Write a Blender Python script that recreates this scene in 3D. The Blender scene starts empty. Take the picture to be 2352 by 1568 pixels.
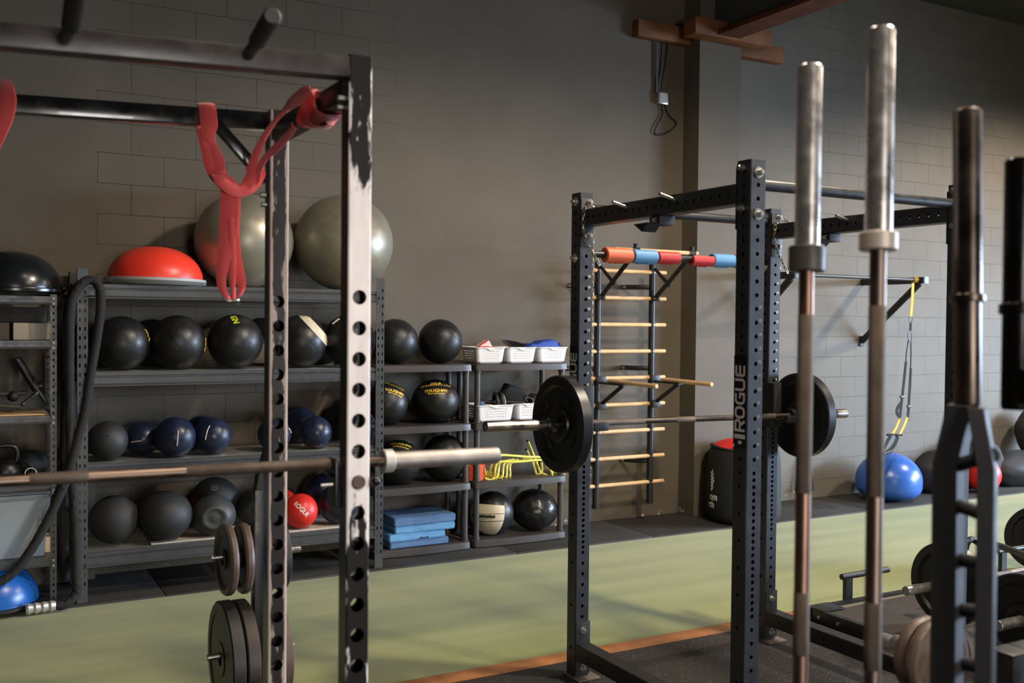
import bpy, bmesh, math, random
from math import sin, cos, pi, sqrt, atan2, radians, exp
from mathutils import Vector as V, Matrix as M4
random.seed(7)
COL = bpy.context.scene.collection

# ------------------------------------------------------------------ camera
FPX, YAW, PIT, ROL, EYE = 2292.8, 0.5076, 0.0209, 0.01, 1.6881
cF = V((sin(YAW)*cos(PIT), cos(YAW)*cos(PIT), -sin(PIT)))
cR0 = V((cos(YAW), -sin(YAW), 0)); cU0 = cR0.cross(cF)
cR = cR0*cos(ROL)+cU0*sin(ROL); cU = -cR0*sin(ROL)+cU0*cos(ROL)
cC = V((0, 0, EYE))
def at(u, v, x=None, y=None, z=None, d=None):
    """a pixel of the 2352x1568 frame -> the world point on a known plane / at a known depth"""
    r = cF+cR*((u-1176)/FPX)-cU*((v-784)/FPX)
    t = d if d is not None else (x/r.x if x is not None else (y/r.y if y is not None else (z-EYE)/r.z))
    return cC+r*t
def dep(p): return (V(p)-cC).dot(cF)
cam = bpy.data.cameras.new('camera'); co = bpy.data.objects.new('camera', cam); COL.objects.link(co)
m = M4((( cR.x, cU.x, -cF.x, 0), (cR.y, cU.y, -cF.y, 0), (cR.z, cU.z, -cF.z, EYE), (0, 0, 0, 1)))
co.matrix_world = m
cam.sensor_width = 36; cam.lens = 36*FPX/2352; cam.clip_start = .05
cam.dof.use_dof = True; cam.dof.focus_distance = 5.6; cam.dof.aperture_fstop = 3.2
bpy.context.scene.camera = co

# ------------------------------------------------------------------ materials
MATS = {}
def node(nt, t, **k):
    n = nt.nodes.new(t)
    for a, b in k.items(): setattr(n, a, b)
    return n
def srgb(r, g, b):
    f = lambda c: (c/255/12.92) if c/255 <= .04045 else ((c/255+.055)/1.055)**2.4
    return (f(r), f(g), f(b), 1)
def mat(name, col, rough=.5, metal=0., noise=0., nscale=20., bump=0., bscale=60., spec=.5, trans=0., alpha=1., coat=0., rvar=0., sheen=0.):
    """noise = how far the base colour wanders, rvar = how far the roughness wanders"""
    if name in MATS: return MATS[name]
    m = bpy.data.materials.new(name); m.use_nodes = True; nt = m.node_tree; b = nt.nodes['Principled BSDF']
    col = srgb(*col) if max(col) > 1.001 else (*col, 1)
    b.inputs['Base Color'].default_value = col; b.inputs['Roughness'].default_value = rough
    b.inputs['Metallic'].default_value = metal; b.inputs['Specular IOR Level'].default_value = spec
    b.inputs['Transmission Weight'].default_value = trans; b.inputs['Alpha'].default_value = alpha
    b.inputs['Coat Weight'].default_value = coat; b.inputs['Sheen Weight'].default_value = sheen
    tc = node(nt, 'ShaderNodeTexCoord')
    if noise or rvar:
        n = node(nt, 'ShaderNodeTexNoise'); n.inputs['Scale'].default_value = nscale; n.inputs['Detail'].default_value = 6
        nt.links.new(tc.outputs['Object'], n.inputs['Vector'])
        if noise:
            mx = node(nt, 'ShaderNodeMix', data_type='RGBA', blend_type='MULTIPLY'); mx.inputs[0].default_value = 1
            mr = node(nt, 'ShaderNodeMapRange'); mr.inputs['To Min'].default_value = 1-noise; mr.inputs['To Max'].default_value = 1+noise
            mr.inputs['From Min'].default_value = .3; mr.inputs['From Max'].default_value = .7
            nt.links.new(n.outputs[0], mr.inputs[0]); mx.inputs[6].default_value = col
            nt.links.new(mr.outputs[0], mx.inputs[7]); nt.links.new(mx.outputs[2], b.inputs['Base Color'])
        if rvar:
            mr = node(nt, 'ShaderNodeMapRange'); mr.inputs['To Min'].default_value = max(.03, rough-rvar); mr.inputs['To Max'].default_value = rough+rvar
            mr.inputs['From Min'].default_value = .3; mr.inputs['From Max'].default_value = .7
            nt.links.new(n.outputs[0], mr.inputs[0]); nt.links.new(mr.outputs[0], b.inputs['Roughness'])
    if bump:
        n = node(nt, 'ShaderNodeTexNoise'); n.inputs['Scale'].default_value = bscale; n.inputs['Detail'].default_value = 4
        nt.links.new(tc.outputs['Object'], n.inputs['Vector'])
        bp = node(nt, 'ShaderNodeBump'); bp.inputs['Strength'].default_value = bump; bp.inputs['Distance'].default_value = .004
        nt.links.new(n.outputs[0], bp.inputs['Height']); nt.links.new(bp.outputs[0], b.inputs['Normal'])
    MATS[name] = m; return m

def ramp(nt, src, stops):
    r = node(nt, 'ShaderNodeValToRGB'); e = r.color_ramp.elements
    while len(e) > 1: e.remove(e[0])
    e[0].position, e[0].color = stops[0][0], (*[stops[0][1]]*3, 1) if not isinstance(stops[0][1], tuple) else stops[0][1]
    for p, c in stops[1:]:
        q = e.new(p); q.color = (*[c]*3, 1) if not isinstance(c, tuple) else c
    nt.links.new(src, r.inputs[0]); return r
def mth(nt, op, a, b=None, c=None, clamp=False):
    n = node(nt, 'ShaderNodeMath', operation=op, use_clamp=clamp)
    for i, x in enumerate((a, b, c)):
        if x is None: continue
        if isinstance(x, (int, float)): n.inputs[i].default_value = x
        else: nt.links.new(x, n.inputs[i])
    return n.outputs[0]
def mixc(nt, fac, a, b, bt='MIX'):
    n = node(nt, 'ShaderNodeMix', data_type='RGBA', blend_type=bt)
    if isinstance(fac, (int, float)): n.inputs[0].default_value = fac
    else: nt.links.new(fac, n.inputs[0])
    for i, x in ((6, a), (7, b)):
        if isinstance(x, tuple): n.inputs[i].default_value = x
        else: nt.links.new(x, n.inputs[i])
    return n.outputs[2]

def block_wall(name, base, joint, xoff=0., smooth_lo=None):
    """painted concrete block, running bond 0.4 x 0.2; joints fade out where the wall is skimmed smooth"""
    m = bpy.data.materials.new(name); m.use_nodes = True; nt = m.node_tree; b = nt.nodes['Principled BSDF']
    L = nt.links.new
    geo = node(nt, 'ShaderNodeNewGeometry'); sx = node(nt, 'ShaderNodeSeparateXYZ'); L(geo.outputs['Position'], sx.inputs[0])
    cb = node(nt, 'ShaderNodeCombineXYZ'); L(mth(nt, 'ADD', sx.outputs['X'], xoff), cb.inputs[0]); L(mth(nt, 'ADD', sx.outputs['Z'], .01), cb.inputs[1])
    wob = node(nt, 'ShaderNodeTexNoise'); wob.inputs['Scale'].default_value = 9; L(geo.outputs['Position'], wob.inputs['Vector'])
    va = node(nt, 'ShaderNodeVectorMath', operation='MULTIPLY_ADD'); L(wob.outputs['Color'], va.inputs[0]); va.inputs[1].default_value = (.012, .012, 0); L(cb.outputs[0], va.inputs[2])
    br = node(nt, 'ShaderNodeTexBrick'); br.offset = .5; L(va.outputs[0], br.inputs['Vector'])
    br.inputs['Scale'].default_value = 1; br.inputs['Brick Width'].default_value = .41; br.inputs['Row Height'].default_value = .1975
    br.inputs['Mortar Size'].default_value = .0028; br.inputs['Mortar Smooth'].default_value = .5
    br.inputs['Color1'].default_value = (1, 1, 1, 1); br.inputs['Color2'].default_value = (.93, .93, .93, 1); br.inputs['Mortar'].default_value = (0, 0, 0, 1)
    # where the joints show
    patch = node(nt, 'ShaderNodeTexNoise'); patch.inputs['Scale'].default_value = 1.1; patch.inputs['Detail'].default_value = 3; L(geo.outputs['Position'], patch.inputs['Vector'])
    pm = ramp(nt, patch.outputs[0], [(.42, 0.), (.6, 1.)]).outputs[0]
    if smooth_lo:
        x0, x1, x2, x3 = smooth_lo      # joints clear below x0, faint between x1..x2, clear past x3
        a = node(nt, 'ShaderNodeMapRange'); L(sx.outputs['X'], a.inputs[0]); a.inputs['From Min'].default_value = x0; a.inputs['From Max'].default_value = x1; a.inputs['To Min'].default_value = 1; a.inputs['To Max'].default_value = .12
        c = node(nt, 'ShaderNodeMapRange'); L(sx.outputs['X'], c.inputs[0]); c.inputs['From Min'].default_value = x2; c.inputs['From Max'].default_value = x3; c.inputs['To Min'].default_value = .12; c.inputs['To Max'].default_value = .85
        zone = mth(nt, 'MAXIMUM', a.outputs[0], c.outputs[0])
        vis = mth(nt, 'MULTIPLY', mth(nt, 'MULTIPLY_ADD', pm, .5, .5), zone)
    else:
        vis = mth(nt, 'MULTIPLY_ADD', pm, .25, .0)
    jf = mth(nt, 'MULTIPLY', br.outputs['Fac'], vis)
    n2 = node(nt, 'ShaderNodeTexNoise'); n2.inputs['Scale'].default_value = 2.2; n2.inputs['Detail'].default_value = 8; L(geo.outputs['Position'], n2.inputs['Vector'])
    tone = ramp(nt, n2.outputs[0], [(.3, .9), (.7, 1.08)]).outputs[0]
    vo = node(nt, 'ShaderNodeTexVoronoi'); vo.inputs['Scale'].default_value = 9; L(geo.outputs['Position'], vo.inputs['Vector']); vo.inputs['Randomness'].default_value = 1
    pit = ramp(nt, vo.outputs['Distance'], [(.035, .45), (.06, 1.)]).outputs[0]
    n4 = node(nt, 'ShaderNodeTexNoise'); n4.inputs['Scale'].default_value = 3.1; L(geo.outputs['Position'], n4.inputs['Vector'])
    pk = ramp(nt, n4.outputs[0], [(.55, 0.), (.62, 1.)]).outputs[0]
    c1 = mixc(nt, 1., base, tone, 'MULTIPLY'); c1 = mixc(nt, mth(nt, 'MULTIPLY', pk, .8), c1, mixc(nt, 1., c1, pit, 'MULTIPLY'))
    c1 = mixc(nt, jf, c1, joint)
    # bare paint chips near the skirting
    n5 = node(nt, 'ShaderNodeTexNoise'); n5.inputs['Scale'].default_value = 13; n5.inputs['Detail'].default_value = 5; L(geo.outputs['Position'], n5.inputs['Vector'])
    zlow = node(nt, 'ShaderNodeMapRange'); L(sx.outputs['Z'], zlow.inputs[0]); zlow.inputs['From Min'].default_value = .05; zlow.inputs['From Max'].default_value = .3; zlow.inputs['To Min'].default_value = .0; zlow.inputs['To Max'].default_value = -.2
    chip = ramp(nt, mth(nt, 'ADD', n5.outputs[0], zlow.outputs[0]), [(.665, 0.), (.68, 1.)]).outputs[0]
    c1 = mixc(nt, chip, c1, srgb(190, 180, 172))
    L(c1, b.inputs['Base Color']); b.inputs['Roughness'].default_value = .62; b.inputs['Specular IOR Level'].default_value = .35
    n3 = node(nt, 'ShaderNodeTexNoise'); n3.inputs['Scale'].default_value = 45; n3.inputs['Detail'].default_value = 6; L(geo.outputs['Position'], n3.inputs['Vector'])
    h = mth(nt, 'SUBTRACT', mth(nt, 'MULTIPLY', n3.outputs[0], .35), mth(nt, 'MULTIPLY', jf, 1.)); h = mth(nt, 'ADD', h, mth(nt, 'MULTIPLY', pit, .3))
    bp = node(nt, 'ShaderNodeBump'); bp.inputs['Strength'].default_value = .5; bp.inputs['Distance'].default_value = .006
    L(h, bp.inputs['Height']); L(bp.outputs[0], b.inputs['Normal'])
    return m

def speckle_floor(name):
    m = bpy.data.materials.new(name); m.use_nodes = True; nt = m.node_tree; b = nt.nodes['Principled BSDF']; L = nt.links.new
    geo = node(nt, 'ShaderNodeNewGeometry')
    v = node(nt, 'ShaderNodeTexVoronoi'); v.inputs['Scale'].default_value = 95; L(geo.outputs['Position'], v.inputs['Vector'])
    d = ramp(nt, v.outputs['Distance'], [(.16, 1.), (.22, 0.)]).outputs[0]
    s = node(nt, 'ShaderNodeSeparateColor'); L(v.outputs['Color'], s.inputs[0])
    pick = ramp(nt, s.outputs[0], [(.74, 0.), (.78, 1.)]).outputs[0]
    n = node(nt, 'ShaderNodeTexNoise'); n.inputs['Scale'].default_value = 1.6; n.inputs['Detail'].default_value = 5; L(geo.outputs['Position'], n.inputs['Vector'])
    base = mixc(nt, n.outputs[0], srgb(26, 24, 22), srgb(46, 42, 38))
    L(mixc(nt, mth(nt, 'MULTIPLY', d, pick), base, srgb(165, 160, 152)), b.inputs['Base Color'])
    b.inputs['Roughness'].default_value = .75
    n3 = node(nt, 'ShaderNodeTexNoise'); n3.inputs['Scale'].default_value = 130; L(geo.outputs['Position'], n3.inputs['Vector'])
    bp = node(nt, 'ShaderNodeBump'); bp.inputs['Strength'].default_value = .5; bp.inputs['Distance'].default_value = .003
    L(n3.outputs[0], bp.inputs['Height']); L(bp.outputs[0], b.inputs['Normal'])
    return m

def turf_mat(name):
    m = bpy.data.materials.new(name); m.use_nodes = True; nt = m.node_tree; b = nt.nodes['Principled BSDF']; L = nt.links.new
    geo = node(nt, 'ShaderNodeNewGeometry')
    mp = node(nt, 'ShaderNodeMapping'); L(geo.outputs['Position'], mp.inputs[0]); mp.inputs['Scale'].default_value = (.35, 2.2, 1)
    n = node(nt, 'ShaderNodeTexNoise'); n.inputs['Scale'].default_value = 1.5; n.inputs['Detail'].default_value = 5; L(mp.outputs[0], n.inputs['Vector'])
    f = node(nt, 'ShaderNodeTexNoise'); f.inputs['Scale'].default_value = 380; f.inputs['Detail'].default_value = 3; L(geo.outputs['Position'], f.inputs['Vector'])
    c = mixc(nt, ramp(nt, n.outputs[0], [(.35, 0.), (.65, 1.)]).outputs[0], srgb(126, 132, 72), srgb(150, 150, 88))
    c = mixc(nt, 1., c, ramp(nt, f.outputs[0], [(.3, .72), (.7, 1.25)]).outputs[0], 'MULTIPLY')
    L(c, b.inputs['Base Color']); b.inputs['Roughness'].default_value = .95; b.inputs['Specular IOR Level'].default_value = .1; b.inputs['Sheen Weight'].default_value = .25
    bp = node(nt, 'ShaderNodeBump'); bp.inputs['Strength'].default_value = .5; bp.inputs['Distance'].default_value = .003
    L(f.outputs[0], bp.inputs['Height']); L(bp.outputs[0], b.inputs['Normal'])
    return m

def worn_paint(name, dark, bare, zr, edge, bias, hw, scale=9.):
    """black enamel scraped back to pale primer: on the -Y face only, by noise, by closeness to the arrises and by height"""
    m = bpy.data.materials.new(name); m.use_nodes = True; nt = m.node_tree; b = nt.nodes['Principled BSDF']; L = nt.links.new
    tc = node(nt, 'ShaderNodeTexCoord'); s = node(nt, 'ShaderNodeSeparateXYZ'); L(tc.outputs['Object'], s.inputs[0])
    sn = node(nt, 'ShaderNodeSeparateXYZ'); L(tc.outputs['Normal'], sn.inputs[0])
    face = mth(nt, 'GREATER_THAN', mth(nt, 'MULTIPLY', sn.outputs['Y'], -1.), .55)
    mp = node(nt, 'ShaderNodeMapping'); L(tc.outputs['Object'], mp.inputs[0]); mp.inputs['Scale'].default_value = (1.6, 1, .35)
    n = node(nt, 'ShaderNodeTexNoise'); n.inputs['Scale'].default_value = scale*3; n.inputs['Detail'].default_value = 6; n.inputs['Roughness'].default_value = .6; L(mp.outputs[0], n.inputs['Vector'])
    ed = mth(nt, 'POWER', mth(nt, 'DIVIDE', mth(nt, 'ABSOLUTE', s.outputs['X']), hw), 5.)
    zf = ramp(nt, mth(nt, 'DIVIDE', s.outputs['Z'], 2.4), zr).outputs[0]
    t = mth(nt, 'ADD', mth(nt, 'ADD', mth(nt, 'MULTIPLY', n.outputs[0], .9), mth(nt, 'MULTIPLY', ed, edge)), mth(nt, 'ADD', zf, bias))
    w = mth(nt, 'MULTIPLY', ramp(nt, t, [(.5, 0.), (.56, 1.)]).outputs[0], face)
    n2 = node(nt, 'ShaderNodeTexNoise'); n2.inputs['Scale'].default_value = 22; L(mp.outputs[0], n2.inputs['Vector'])
    bc = mixc(nt, ramp(nt, n2.outputs[0], [(.35, 0.), (.75, 1.)]).outputs[0], bare, tuple([x*.78 for x in bare[:3]]+[1]))
    L(mixc(nt, w, dark, bc), b.inputs['Base Color'])
    L(mth(nt, 'MULTIPLY_ADD', w, .35, .28), b.inputs['Roughness'])
    return m

# ------------------------------------------------------------------ geometry
class G:
    def __init__(s): s.v = []; s.f = []
    def add(s, vs, fs, m=None):
        o = len(s.v)
        s.v += [tuple(m @ V(p)) if m is not None else tuple(p) for p in vs]
        s.f += [tuple(i+o for i in f) for f in fs]; return s
    def box(s, a, b, m=None, c=0.):
        (x0, y0, z0), (x1, y1, z1) = a, b
        if c <= 0:
            return s.add([(x0,y0,z0),(x1,y0,z0),(x1,y1,z0),(x0,y1,z0),(x0,y0,z1),(x1,y0,z1),(x1,y1,z1),(x0,y1,z1)],
                         [(0,3,2,1),(4,5,6,7),(0,1,5,4),(1,2,6,5),(2,3,7,6),(3,0,4,7)], m)
        bm = bmesh.new(); bmesh.ops.create_cube(bm, size=1)
        for q in bm.verts: q.co = V(((x0+x1)/2+q.co.x*(x1-x0), (y0+y1)/2+q.co.y*(y1-y0), (z0+z1)/2+q.co.z*(z1-z0)))
        bmesh.ops.bevel(bm, geom=bm.edges[:], offset=c, segments=2, affect='EDGES', profile=.6)
        s.bm(bm, m); return s
    def bm(s, bm, m=None):
        bm.verts.index_update(); s.add([tuple(q.co) for q in bm.verts], [tuple(q.index for q in f.verts) for f in bm.faces], m); bm.free()
    def tube(s, pts, r, n=12, closed=False, caps=True, flat=None, up=None):
        """sweep a circle (or an ellipse r x flat) along pts; r may be a list"""
        pts = [V(p) for p in pts]; N = len(pts); rr = r if isinstance(r, (list, tuple)) else [r]*N
        tang = []
        for i in range(N):
            a = pts[(i-1) % N] if (closed or i > 0) else pts[i]; b = pts[(i+1) % N] if (closed or i < N-1) else pts[i]
            tang.append((b-a).normalized())
        u = V(up) if up is not None else (V((0,0,1)) if abs(tang[0].z) < .9 else V((1,0,0)))
        vs = []
        for i in range(N):
            t = tang[i]; u = (u-t*u.dot(t)).normalized() if up is None else (V(up)-t*V(up).dot(t)).normalized()
            w = t.cross(u)
            for k in range(n):
                a = 2*pi*k/n
                vs.append(pts[i]+u*(cos(a)*(flat if flat else rr[i]))+w*(sin(a)*rr[i]))
        fs = []
        for i in range(N if closed else N-1):
            j = (i+1) % N
            for k in range(n):
                l = (k+1) % n; fs.append((i*n+k, i*n+l, j*n+l, j*n+k))
        if not closed and caps: fs += [tuple(range(n))[::-1], tuple((N-1)*n+k for k in range(n))]
        return s.add(vs, fs)
    def cyl(s, a, b, r, n=24, r2=None, ch=0.):
        a, b = V(a), V(b)
        if ch:
            d = (b-a).normalized()
            return s.tube([a, a+d*.0001, a+d*ch, b-d*ch, b-d*.0001, b], [r-ch, r-ch, r, r, r-ch, r-ch], n)
        return s.tube([a, b], [r, r if r2 is None else r2], n)
    def lathe(s, prof, o=(0,0,0), ax=(0,0,1), n=48, sc=(1,1)):
        """prof = [(along, radius)]; ax = direction"""
        ax = V(ax).normalized(); u = ax.orthogonal().normalized() if abs(ax.z) < .99 else V((1,0,0)); w = ax.cross(u); o = V(o)
        vs = []; P = len(prof)
        for k in range(n):
            a = 2*pi*k/n
            for h, r in prof: vs.append(o+ax*h+u*(r*cos(a)*sc[0])+w*(r*sin(a)*sc[1]))
        fs = []
        for k in range(n):
            l = (k+1) % n
            for i in range(P-1): fs.append((k*P+i, l*P+i, l*P+i+1, k*P+i+1))
        return s.add(vs, fs)
    def prism(s, poly, o, e1, e2, th):
        """a flat outline in the e1,e2 plane at o, th thick along e1 x e2"""
        e1, e2, o = V(e1), V(e2), V(o); nn = e1.cross(e2).normalized()*th; n = len(poly)
        vs = [o+e1*a+e2*b for a, b in poly]; vs += [p+nn for p in vs]
        return s.add(vs, [tuple(range(n))[::-1], tuple(range(n, 2*n))]+[(i, (i+1) % n, n+(i+1) % n, n+i) for i in range(n)])
    def sphere(s, c, r, nu=32, nv=20, sz=1., fn=None):
        vs = []; c = V(c)
        for i in range(nv+1):
            th = pi*i/nv
            for k in range(nu):
                a = 2*pi*k/nu; d = V((sin(th)*cos(a), sin(th)*sin(a), cos(th)))
                q = r*(fn(d) if fn else 1); vs.append(c+V((d.x*q, d.y*q, d.z*q*sz)))
        fs = [(i*nu+k, (i+1)*nu+k, (i+1)*nu+(k+1) % nu, i*nu+(k+1) % nu) for i in range(nv) for k in range(nu)]
        return s.add(vs, fs)
    def ribbon(s, pts, w, o, e1, e2, off=0.):
        """flat stroke of width w in the e1,e2 plane"""
        P = [V((a, b)) for a, b in pts]; P = [p for i, p in enumerate(P) if i == 0 or (p-P[i-1]).length > 1e-5]; L, R = [], []
        for i, p in enumerate(P):
            a = (p-P[i-1]).normalized() if i else None; b = (P[i+1]-p).normalized() if i < len(P)-1 else None
            t = (a+b).normalized() if a and b else (a or b); nn = V((-t.y, t.x)); k = 1/max(.5, nn.dot(V((-(a or b).y, (a or b).x))))
            L.append(p+nn*(w/2*k)); R.append(p-nn*(w/2*k))
        o, e1, e2 = V(o), V(e1), V(e2); nn = e1.cross(e2).normalized()*off
        vs = [o+e1*q.x+e2*q.y+nn for q in L]+[o+e1*q.x+e2*q.y+nn for q in R]; n = len(L)
        return s.add(vs, [(n+i, n+i+1, i+1, i) for i in range(n-1)])
    def ptube(s, w, d, L, hy=(), hx=(), r=.008, t=.004, c=.003, m=None, n=16, ends=True, inner=True, hxp=None, hyp=None):
        """square tube along local z from 0 to L, real holes through the +-y faces at hy and the +-x faces at hx"""
        n4 = n//4
        def face(nrm, tan, half, hw, hs, off, flip):
            vs, fs = [], []; zs = [0.]; hs = sorted(hs)
            cells = []
            if hs:
                cuts = [max(0, hs[0]-r*1.5)]
                for a, b in zip(hs, hs[1:]):
                    g = min((a+b)/2, a+r*3); cuts += [g] if (b-a) < r*6 else [a+r*1.5, b-r*1.5]
                cuts.append(min(L, hs[-1]+r*1.5)); cuts = [0.]+cuts+[L]
                k = 0
                for a, b in zip(cuts, cuts[1:]):
                    if b-a < 1e-5: continue
                    h = [q for q in hs if a < q < b]; cells.append((a, b, h[0] if h else None))
            else: cells = [(0., L, None)]
            P = lambda sv, z: nrm*(half-off)+tan*sv+V((0,0,z))
            for a, b, h in cells:
                if h is None:
                    o = len(vs); vs += [P(-hw, a), P(hw, a), P(hw, b), P(-hw, b)]; fs.append((o, o+1, o+2, o+3))
                else:
                    o = len(vs); cor = [(hw, b), (-hw, b), (-hw, a), (hw, a)]
                    for i in range(n):
                        q = cor[i//n4]; q2 = cor[(i//n4+1) % 4]; f = (i % n4)/n4
                        an = pi/4+2*pi*i/n
                        vs.append(P(r*cos(an), h+r*sin(an))); vs.append(P(q[0]+(q2[0]-q[0])*f, q[1]+(q2[1]-q[1])*f))
                    for i in range(n):
                        j = (i+1) % n; fs.append((o+2*i, o+2*i+1, o+2*j+1, o+2*j))
                    if off == 0:
                        o2 = len(vs)
                        for i in range(n):
                            an = pi/4+2*pi*i/n; vs.append(P(r*cos(an), h+r*sin(an))-nrm*t)
                        for i in range(n):
                            j = (i+1) % n; fs.append((o+2*i, o+2*j, o2+j, o2+i))
            if flip: fs = [f[::-1] for f in fs]
            s.add(vs, fs, m)
        X, Y = V((1,0,0)), V((0,1,0))
        for nrm, tan, half, hwid, hs in ((Y, -X, d/2, w/2, hy if hyp is None else hyp), (-Y, X, d/2, w/2, hy), (X, Y, w/2, d/2, hx if hxp is None else hxp), (-X, -Y, w/2, d/2, hx)):
            face(nrm, tan, half, hwid-c, hs, 0., False)
            if inner: face(nrm, tan, half, hwid-t, hs, t, True)
        for sx, sy in ((1,1), (-1,1), (-1,-1), (1,-1)):
            a = V((sx*w/2, sy*(d/2-c), 0)); b = V((sx*(w/2-c), sy*d/2, 0)); z = V((0,0,L))
            q = [a, b, b+z, a+z]; s.add(q, [(0,1,2,3) if sx*sy > 0 else (3,2,1,0)], m)
        if ends:
            for z in (0, L): s.add([(-w/2+c,-d/2,z), (w/2-c,-d/2,z), (w/2,-d/2+c,z), (w/2,d/2-c,z), (w/2-c,d/2,z), (-w/2+c,d/2,z), (-w/2,d/2-c,z), (-w/2,-d/2+c,z)], [tuple(range(8)) if z else tuple(range(8))[::-1]], m)
        return s

def tag(o, label=None, cat=None, group=None, kind=None):
    if label: o['label'] = label
    if cat: o['category'] = cat
    if group: o['group'] = group
    if kind: o['kind'] = kind
    return o
def thing(name, label, cat, loc=(0,0,0), group=None, rz=0.):
    o = bpy.data.objects.new(name, None); o.empty_display_size = .05; COL.objects.link(o); o.location = loc; o.rotation_euler = (0,0,rz)
    return tag(o, label, cat, group)
def root_loc(p):
    l = V((0,0,0))
    while p is not None: l += V(p.location); p = p.parent
    return l
def mk(name, g, m, parent=None, world=True, ang=35, label=None, loc=None):
    """link g as ONE mesh object. world=True: g is in world coordinates. loc: own origin for a top-level mesh."""
    me = bpy.data.meshes.new(name); o = bpy.data.objects.new(name, me); COL.objects.link(o)
    off = root_loc(parent) if (parent is not None and world) else (V(loc) if loc is not None else V((0,0,0)))
    me.from_pydata([tuple(V(p)-off) for p in g.v], [], g.f); me.validate(); me.update()
    if ang: 
        for p in me.polygons: p.use_smooth = True
        me.set_sharp_from_angle(angle=radians(ang))
    me.materials.append(m)
    if parent is not None: o.parent = parent
    elif loc is not None: o.location = loc
    if label: o['label'] = label
    return o
def dup(root, loc=None, label=None, group=None, rot=None):
    r = root.copy(); COL.objects.link(r)
    if loc is not None: r.location = loc
    if rot is not None: r.rotation_euler = rot
    if label: r['label'] = label
    if group: r['group'] = group
    for ch in list(root.children):
        c = ch.copy(); COL.objects.link(c); c.parent = r
        for g in ch.children:
            d = g.copy(); COL.objects.link(d); d.parent = c
    return r
def text_geo(txt, size=1., bold=0., spacing=1.):
    cu = bpy.data.curves.new('t', 'FONT'); cu.body = txt; cu.size = size; cu.offset = bold; cu.space_character = spacing
    cu.align_x = 'CENTER'; cu.align_y = 'CENTER'; cu.resolution_u = 3
    o = bpy.data.objects.new('t', cu); COL.objects.link(o)
    dg = bpy.context.evaluated_depsgraph_get(); me = bpy.data.meshes.new_from_object(o.evaluated_get(dg))
    vs = [v.co.copy() for v in me.vertices]; fs = [tuple(p.vertices) for p in me.polygons]
    bpy.data.objects.remove(o); bpy.data.meshes.remove(me); bpy.data.curves.remove(cu)
    return vs, fs
def bez(pts, n=8):
    """Catmull-Rom through pts"""
    P = [V(p) for p in pts]; out = []
    for i in range(len(P)-1):
        a = P[i-1] if i else P[i]*2-P[i+1]; b, c = P[i], P[i+1]; d = P[i+2] if i+2 < len(P) else P[i+1]*2-P[i]
        for k in range(n):
            t = k/n; out.append(.5*((2*b)+(c-a)*t+(2*a-5*b+4*c-d)*t*t+(3*b-a-3*c+d)*t**3))
    out.append(P[-1]); return out
def along(a, b):
    """matrix taking local z 0..|b-a| onto a->b, local x kept as level as it can be"""
    a, b = V(a), V(b); z = (b-a).normalized(); x = V((0,0,1)).cross(z)
    x = x.normalized() if x.length > 1e-4 else V((1,0,0)); y = z.cross(x)
    return M4(((x.x, y.x, z.x, a.x), (x.y, y.y, z.y, a.y), (x.z, y.z, z.z, a.z), (0,0,0,1)))
# ------------------------------------------------------------------ palette
BLK = mat('black_enamel', (24, 24, 26), .38, noise=.15, rvar=.08)
RACKM = mat('charcoal_powder_coat', (44, 46, 50), .42, noise=.08, bump=.12, bscale=400, rvar=.05)
RACKD = mat('rack_black', (26, 26, 27), .42, rvar=.08)
CHROME = mat('chrome', (208, 202, 196), .28, .92, noise=.12, nscale=30, rvar=.08)
ZINC = mat('zinc_bolt', (215, 212, 205), .3, 1.)
STEELW = mat('worn_chrome', (178, 170, 160), .3, 1., noise=.3, nscale=14, rvar=.12)
STEELB = mat('browned_steel', (124, 106, 94), .42, 1., noise=.3, nscale=18, rvar=.1)
KNURL = mat('knurled_steel', (112, 100, 90), .62, 1., noise=.2, bump=.6, bscale=900)
SHELFM = mat('dark_grey_steel', (64, 65, 66), .38, noise=.06, rvar=.08)
WIREM = mat('zinc_wire', (190, 188, 180), .35, .9)
BOARD = mat('pale_board', (196, 184, 168), .7, noise=.15)
PLAS = mat('black_plastic', (62, 56, 53), .42, bump=.15, bscale=120, noise=.08)
VINYL = mat('black_vinyl', (25, 25, 26), .42, bump=.12, bscale=60, noise=.1, rvar=.08)
VINYLM = mat('matt_black_rubber', (36, 36, 37), .58, bump=.1, bscale=300, noise=.12)
NAVY = mat('navy_rubber', (28, 36, 58), .36, noise=.12, bump=.06, bscale=200, rvar=.1)
REDR = mat('red_rubber', (204, 38, 30), .42, noise=.08)
TANV = mat('tan_vinyl', (205, 190, 162), .55, noise=.12, bump=.1)
YEL = mat('yellow_print', (238, 198, 66), .6)
LIME = mat('lime_print', (205, 222, 40), .6)
WHT = mat('white_print', (225, 220, 208), .55)
WPL = mat('white_plastic', (226, 222, 220), .42)
PINK = mat('pale_print', (222, 196, 186), .6)
IRON = mat('black_cast_iron', (22, 22, 23), .36, noise=.2, bump=.15, bscale=200)
IRONB = mat('brown_cast_iron', (96, 80, 70), .42, noise=.2, bump=.15, bscale=200, rvar=.08)
IRONG = mat('grey_cast_iron', (58, 55, 52), .45, noise=.3, bump=.15, nscale=9)
RUB = mat('black_rubber_grip', (22, 21, 21), .55, bump=.2, bscale=300)
WOODR = mat('beech', (222, 182, 132), .5, noise=.12, nscale=14)
RUST = mat('raw_timber', (120, 72, 40), .7, noise=.4, nscale=5)
BAND = mat('red_webbing', (232, 82, 82), .62, noise=.05, bump=.35, bscale=350, sheen=.3)

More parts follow.
